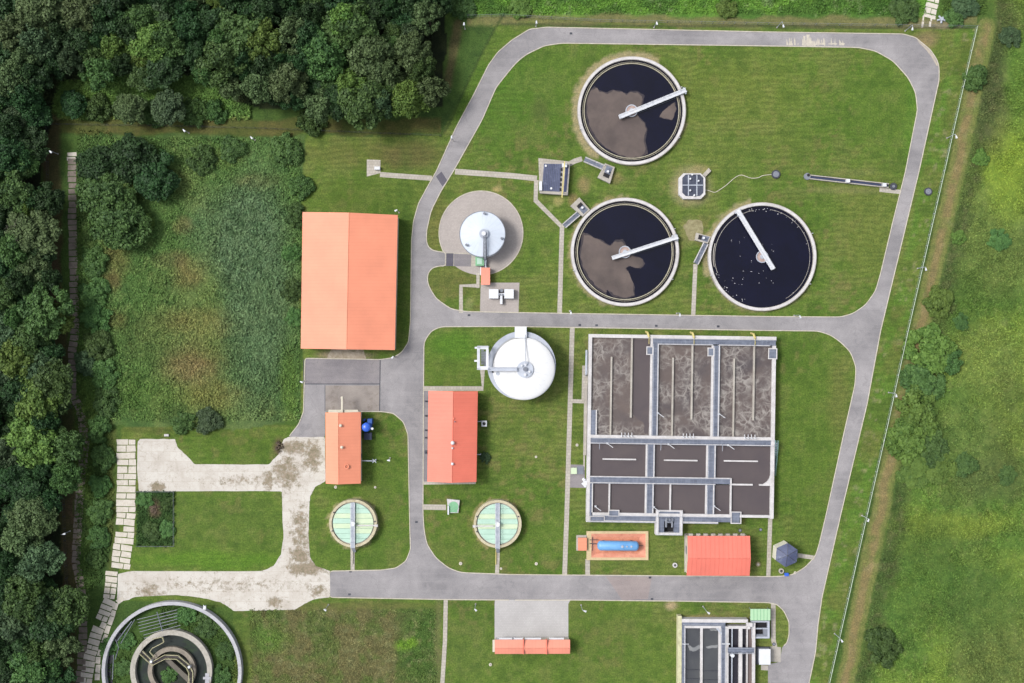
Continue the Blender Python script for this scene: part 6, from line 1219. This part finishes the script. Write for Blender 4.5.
# bushes one can tell apart
B = [('round dark bush just outside the top of the east fence', 978, 77, 11, 3.0, 'dark'), ('grey green bush in the top right field', 1012, 36, 9, 2.4, 'blue'), ('pale yellow green bush at the right field edge', 982, 157, 8, 1.8, 'bright'), ('big leafy bush at the top of the eastern thicket', 932, 350, 21, 4.0, 'bright'),
     ('small bush joining the eastern thicket on its right', 953, 362, 10, 2.6, 'mid'), ('dark bush in the gap of the eastern thicket', 926, 381, 18, 3.0, 'dark'), ('large bright leafy bush in the middle of the eastern thicket', 920, 411, 20, 4.2, 'bright'), ('bushy lower end of the eastern thicket', 914, 438, 20, 4.0, 'bright'), ('dark bush behind the lower thicket end', 930, 450, 15, 2.8, 'dark'), ('low yellow green bush below the thicket', 914, 466, 17, 1.6, 'bright'), ('low yellowish bush right of the thicket foot', 940, 466, 15, 1.8, 'bright'),
     ('round dark bush in the field right of the thicket', 967, 466, 11, 2.0, 'hedge'), ('low dark bush far right in the field', 1008, 476, 8, 1.4, 'dark'), ('lone dark green bush near the bottom of the east field', 886, 648, 16, 3.6, 'mid'), ('fresh green bush beside the track at mid height', 941, 302, 13, 2.4, 'bright'), ('low soft bush deep in the right field', 1000, 240, 9, 1.5, 'hedge'), ('small green bush below the mid height bush', 934, 340, 9, 2.2, 'bright'), ('small light bush in the right field', 960, 237, 6, 1.4, 'bright'), ('tiny light bush beside the dark strip', 962, 322, 7, 1.4, 'mid'),
     ('yellow green bush near the eastern field middle', 948, 498, 7, 1.2, 'bright'), ('dark bush group in the north-east corner plot', 967, 6, 11, 2.2, 'blue'), ('dark bush at the corner plot edge', 955, 16, 8, 1.8, 'dark'), ('bright bush on the north verge', 728, 7, 9, 2.0, 'bright'), ('bush on the north verge near the slab path', 905, 8, 12, 2.0, 'mid'), ('light bush on the north verge left part', 520, 6, 10, 2.0, 'bright'), ('mid green bush at the forest edge on the north verge', 462, 6, 11, 2.6, 'mid'),
     ('tall leafy tree in the meadow top left', 118, 222, 25, 7, 'mid'), ('darker tree touching the tall meadow tree', 104, 194, 24, 7, 'mid'), ('yellowish crown in the meadow thicket', 122, 190, 12, 5, 'bright'), ('grey green willow at the meadow north edge', 130, 158, 22, 7, 'dark'), ('dark thicket tree beside the first slabs', 98, 166, 20, 6, 'dark'), ('dark thicket tree north of the meadow middle', 154, 176, 22, 6, 'dark'), ('bushy tree at the north meadow edge', 200, 158, 13, 3.5, 'mid'), ('small fresh green tree in the meadow', 142, 222, 9, 3, 'bright'),
     ('round bush south of the meadow', 181, 423, 10, 2.6, 'dark'), ('lighter round bush south of the meadow', 207, 422, 12, 2.6, 'blue'), ('bush in the north-east meadow corner', 285, 150, 13, 3.2, 'dark'), ('bush west of the big hall roof corner', 300, 186, 11, 3, 'dark'), ('bush beside the upper hall wall', 294, 215, 10, 2.6, 'mid'), ('bush beside the middle hall wall', 291, 252, 9, 2.4, 'dark'), ('bush beside the lower hall wall', 290, 290, 9, 2.4, 'mid'), ('small bush near the lower hall corner', 294, 318, 8, 2.0, 'dark'),
     ('bush at the lane above the meadow', 232, 148, 12, 2.8, 'mid'), ('dark bush under the forest near the lane', 150, 112, 12, 4, 'dark'), ('olive bush near the lane start', 96, 106, 12, 4, 'mid'), ('dark bush beside the lane corner', 72, 104, 13, 5, 'dark'), ('dark bush filling the forest bay', 190, 110, 13, 4, 'dark'), ('green bush in the forest bay', 215, 110, 10, 3.4, 'mid'), ('bush hanging over the lane from the forest', 310, 122, 12, 4, 'mid'),
     ('reedy bush strip top beside the slabs', 92, 262, 12, 3, 'dark'), ('second bush of the strip beside the slabs', 92, 290, 12, 3, 'dark'), ('third bush of the strip beside the slabs', 95, 318, 12, 3, 'dark'), ('fourth bush of the strip beside the slabs', 97, 345, 13, 3.2, 'mid'), ('pale feathery bush over the slabs', 84, 362, 11, 3, 'blue'), ('bush of the strip near its bend', 103, 374, 13, 3, 'dark'), ('leafy bush left of the lawn corner', 104, 402, 12, 3, 'mid'), ('bush of the strip above the pale slabs', 98, 430, 11, 3, 'dark'), ('dark bush left of the top pale slabs', 101, 458, 10, 2.8, 'dark'),
     ('dark bush left of the pale slabs', 98, 486, 10, 2.6, 'dark'), ('bush left of the middle pale slabs', 98, 512, 11, 2.6, 'dark'), ('bush left of the lower pale slabs', 97, 538, 10, 2.4, 'mid'), ('low bush beside the lower slabs', 95, 560, 8, 2, 'dark'), ('dark bush between the slab path and the round tank', 108, 648, 8, 1.6, 'dark'), ('bush inside the fenced plot top left', 144, 500, 7, 1.4, 'dark'), ('bush inside the fenced plot top right', 167, 504, 6, 1.4, 'mid'), ('leafy bush inside the fenced plot bottom', 150, 532, 8, 1.5, 'mid'), ('small bush inside the fenced plot bottom right', 166, 530, 7, 1.4, 'dark'),
     ('green bush in the disused tank between the rings', 204, 626, 10, 2.0, 'mid'), ('bush in the disused tank top', 186, 616, 9, 1.8, 'dark'), ('bush in the disused tank east side', 224, 652, 8, 1.8, 'mid'), ('low bush in the disused tank south-east', 220, 676, 9, 1.8, 'mid'), ('bush in the disused tank north-west', 126, 642, 8, 1.4, 'dark'), ('bush in the disused tank west', 122, 668, 8, 1.4, 'dark'), ('small moss green bush inside the inner ring', 168, 676, 7, 1.6, 'dark'),
     ('small round bush by the exhaust pipe of the coral workshop', 485, 458, 4.5, 1.6, 'blue')]
for k, (lb, px, py, r, h, kd) in enumerate(B):
    big = h > 4.4; kd = 'hedge' if kd == 'dark' and not big else kd; tree(px, py, r * 1.16, h, kd, lb, None, CR if big else BU, 'tree' if big else 'bush', 'tree' if big else 'bush', seed=k, lift=.5 if big else .18)
# a bare, pale dead tree in the west
t = thing('dead_tree', 'bare pale dead tree leaning over the western lane', 'tree', 22, 234, h=10); m = MB(Fr(10)); rnd = random.Random(3)
m.tube((22, 234, 0), (21, 233, 8), .18, 8, .12)
for k in range(26):
    a = rnd.uniform(0, 6.28); l = rnd.uniform(6, 15); p = (21 + l * math.cos(a), 233 + l * math.sin(a), rnd.uniform(9, 13)); m.tube((21, 233, rnd.uniform(5, 9)), p, .09, 5, .03); m.tube(p, (p[0] + rnd.uniform(-5, 5), p[1] + rnd.uniform(-5, 5), p[2] + 1), .04, 4, .02)
m.build('trunk', surf('dead grey wood', A(150, 146, 132), A(112, 106, 96), scale=1.5), t)

def plants(name, n, x0, y0, x1, y1, maskf, hmax, size, seed, gain=1.25, label=None):
    r = np.random.RandomState(seed); x = r.uniform(x0, x1, n); y = r.uniform(y0, y1, n); d = maskf(x, y); k = r.uniform(0, 1, n) < d; x, y = x[k], y[k]; n = len(x)
    c = ground_color(x, y) * gain * np.clip(r.normal(1, .15, (n, 1)), .5, 1.6)
    X = (x - 512) * S; Y = (341.5 - y) * S; hh = hmax * fbm(x, y, 9, 3, 55) * r.uniform(.4, 1.2, n); V = []; C = []
    for j in range(3):
        p = np.stack([X + r.normal(0, .25, n), Y + r.normal(0, .25, n), hh * (.35 + .3 * j)], 1)
        nn = r.normal(size=(n, 3)) * .6 + np.array([0, 0, 1.0]); nn /= np.linalg.norm(nn, axis=1)[:, None]
        t1 = np.cross(nn, r.normal(size=(n, 3))); t1 /= np.linalg.norm(t1, axis=1)[:, None]; t2 = np.cross(nn, t1); s = size * r.uniform(.5, 1.3, (n, 1))
        V.append(np.stack([p + t1 * s, p + t2 * s * .5, p - t1 * s, p - t2 * s * .5], 1).reshape(-1, 3)); C.append(np.repeat(c * r.uniform(.85, 1.15, (n, 1)), 4, axis=0))
    V = np.concatenate(V); C = np.concatenate(C); nf = len(V) // 4
    me = bpy.data.meshes.new(name); me.vertices.add(len(V)); me.vertices.foreach_set('co', V.astype(np.float32).ravel()); me.loops.add(len(V)); me.loops.foreach_set('vertex_index', np.arange(len(V), dtype=np.int32)); me.polygons.add(nf)
    me.polygons.foreach_set('loop_start', np.arange(0, len(V), 4, dtype=np.int32)); me.polygons.foreach_set('loop_total', np.full(nf, 4, np.int32)); me.update()
    a = me.color_attributes.new('Col', 'FLOAT_COLOR', 'POINT'); a.data.foreach_set('color', np.concatenate([np.clip(C, 0, .8), np.ones((len(C), 1))], 1).astype(np.float32).ravel())
    me.materials.append(MAT['plants']); o = bpy.data.objects.new(name, me); COL.objects.link(o); return tag(o, label, None, None, 'stuff')
eb = lambda x, y: x - np.interp(y, [27, 171, 342, 513, 683], [986, 956, 917, 880, 845])
plants('field_plants', 115000, 850, -20, 1060, 720, lambda x, y: sm(9, 13, eb(x, y)) * (.25 + .75 * sm(.35, .55, fbm(x, y, 26, 3, 8))), .7, .26, 1, 1.4)
plants('meadow_plants', 60000, 78, 136, 304, 426, lambda x, y: ((x > 84) & (x < 300) & (y > 138) & (y < 420)) * (.35 + .65 * sm(.4, .55, fbm(x, y, 30, 3, 9))), 1.0, .3, 2, 1.7)
plants('reeds', 30000, 205, 150, 300, 420, lambda x, y: ((np.hypot((x - 258) / 38, (y - 290) / 112) < .7 + .6 * fbm(x, y, 18, 3, 14)) | (np.hypot((x - 232) / 42, (y - 232) / 45) < 1)) * 1.0, 1.8, .34, 3, 1.55)
plants('verge_plants', 26000, 440, -40, 985, 17, lambda x, y: (y < 14.5 - 1.5 * fbm(x, y, 10, 2, 4)) * ((x < 925) | (x > 942)) * (.4 + .6 * fbm(x, y, 14, 2, 8)), 1.0, .3, 4, 1.25)
plants('undergrowth', 42000, -40, -40, 446, 720, lambda x, y: inpoly(x, y, FOR) * 1.0, 1.2, .45, 5, 1.2)
plants('undergrowth', 22000, 40, 66, 250, 122, lambda x, y: (y < 118 + 3 * fbm(x, y, 10, 2, 4)) * 1.0, 1.4, .4, 6, 2.2)
plants('undergrowth', 9000, 62, 130, 118, 600, lambda x, y: ((x > 77) & (x < 112 - .3 * np.clip(y - 540, 0, 60)) & (y < 590)) * 1.0, .9, .36, 7, 1.2)
plants('rough_grass', 16000, 244, 600, 436, 700, lambda x, y: ((x > 250) & (x < 436) & (y > 610)) * (.3 + .7 * sm(.4, .6, fbm(x, y, 12, 3, 4))), .4, .24, 8, 1.6)
plants('tank_weeds', 9000, 100, 600, 245, 745, lambda x, y: ((np.hypot(x - 171.5, y - 671.5) > 42) & (np.hypot(x - 171.5, y - 671.5) < 66)) * ((x > 160) | (y > 635)) * (.2 + .8 * sm(.4, .55, fbm(x, y, 14, 3, 4))), .9, .3, 9, 1.15)
plants('plot_weeds', 1600, 137, 492, 174, 546, lambda x, y: np.ones(x.shape), .7, .32, 10, 1.2)
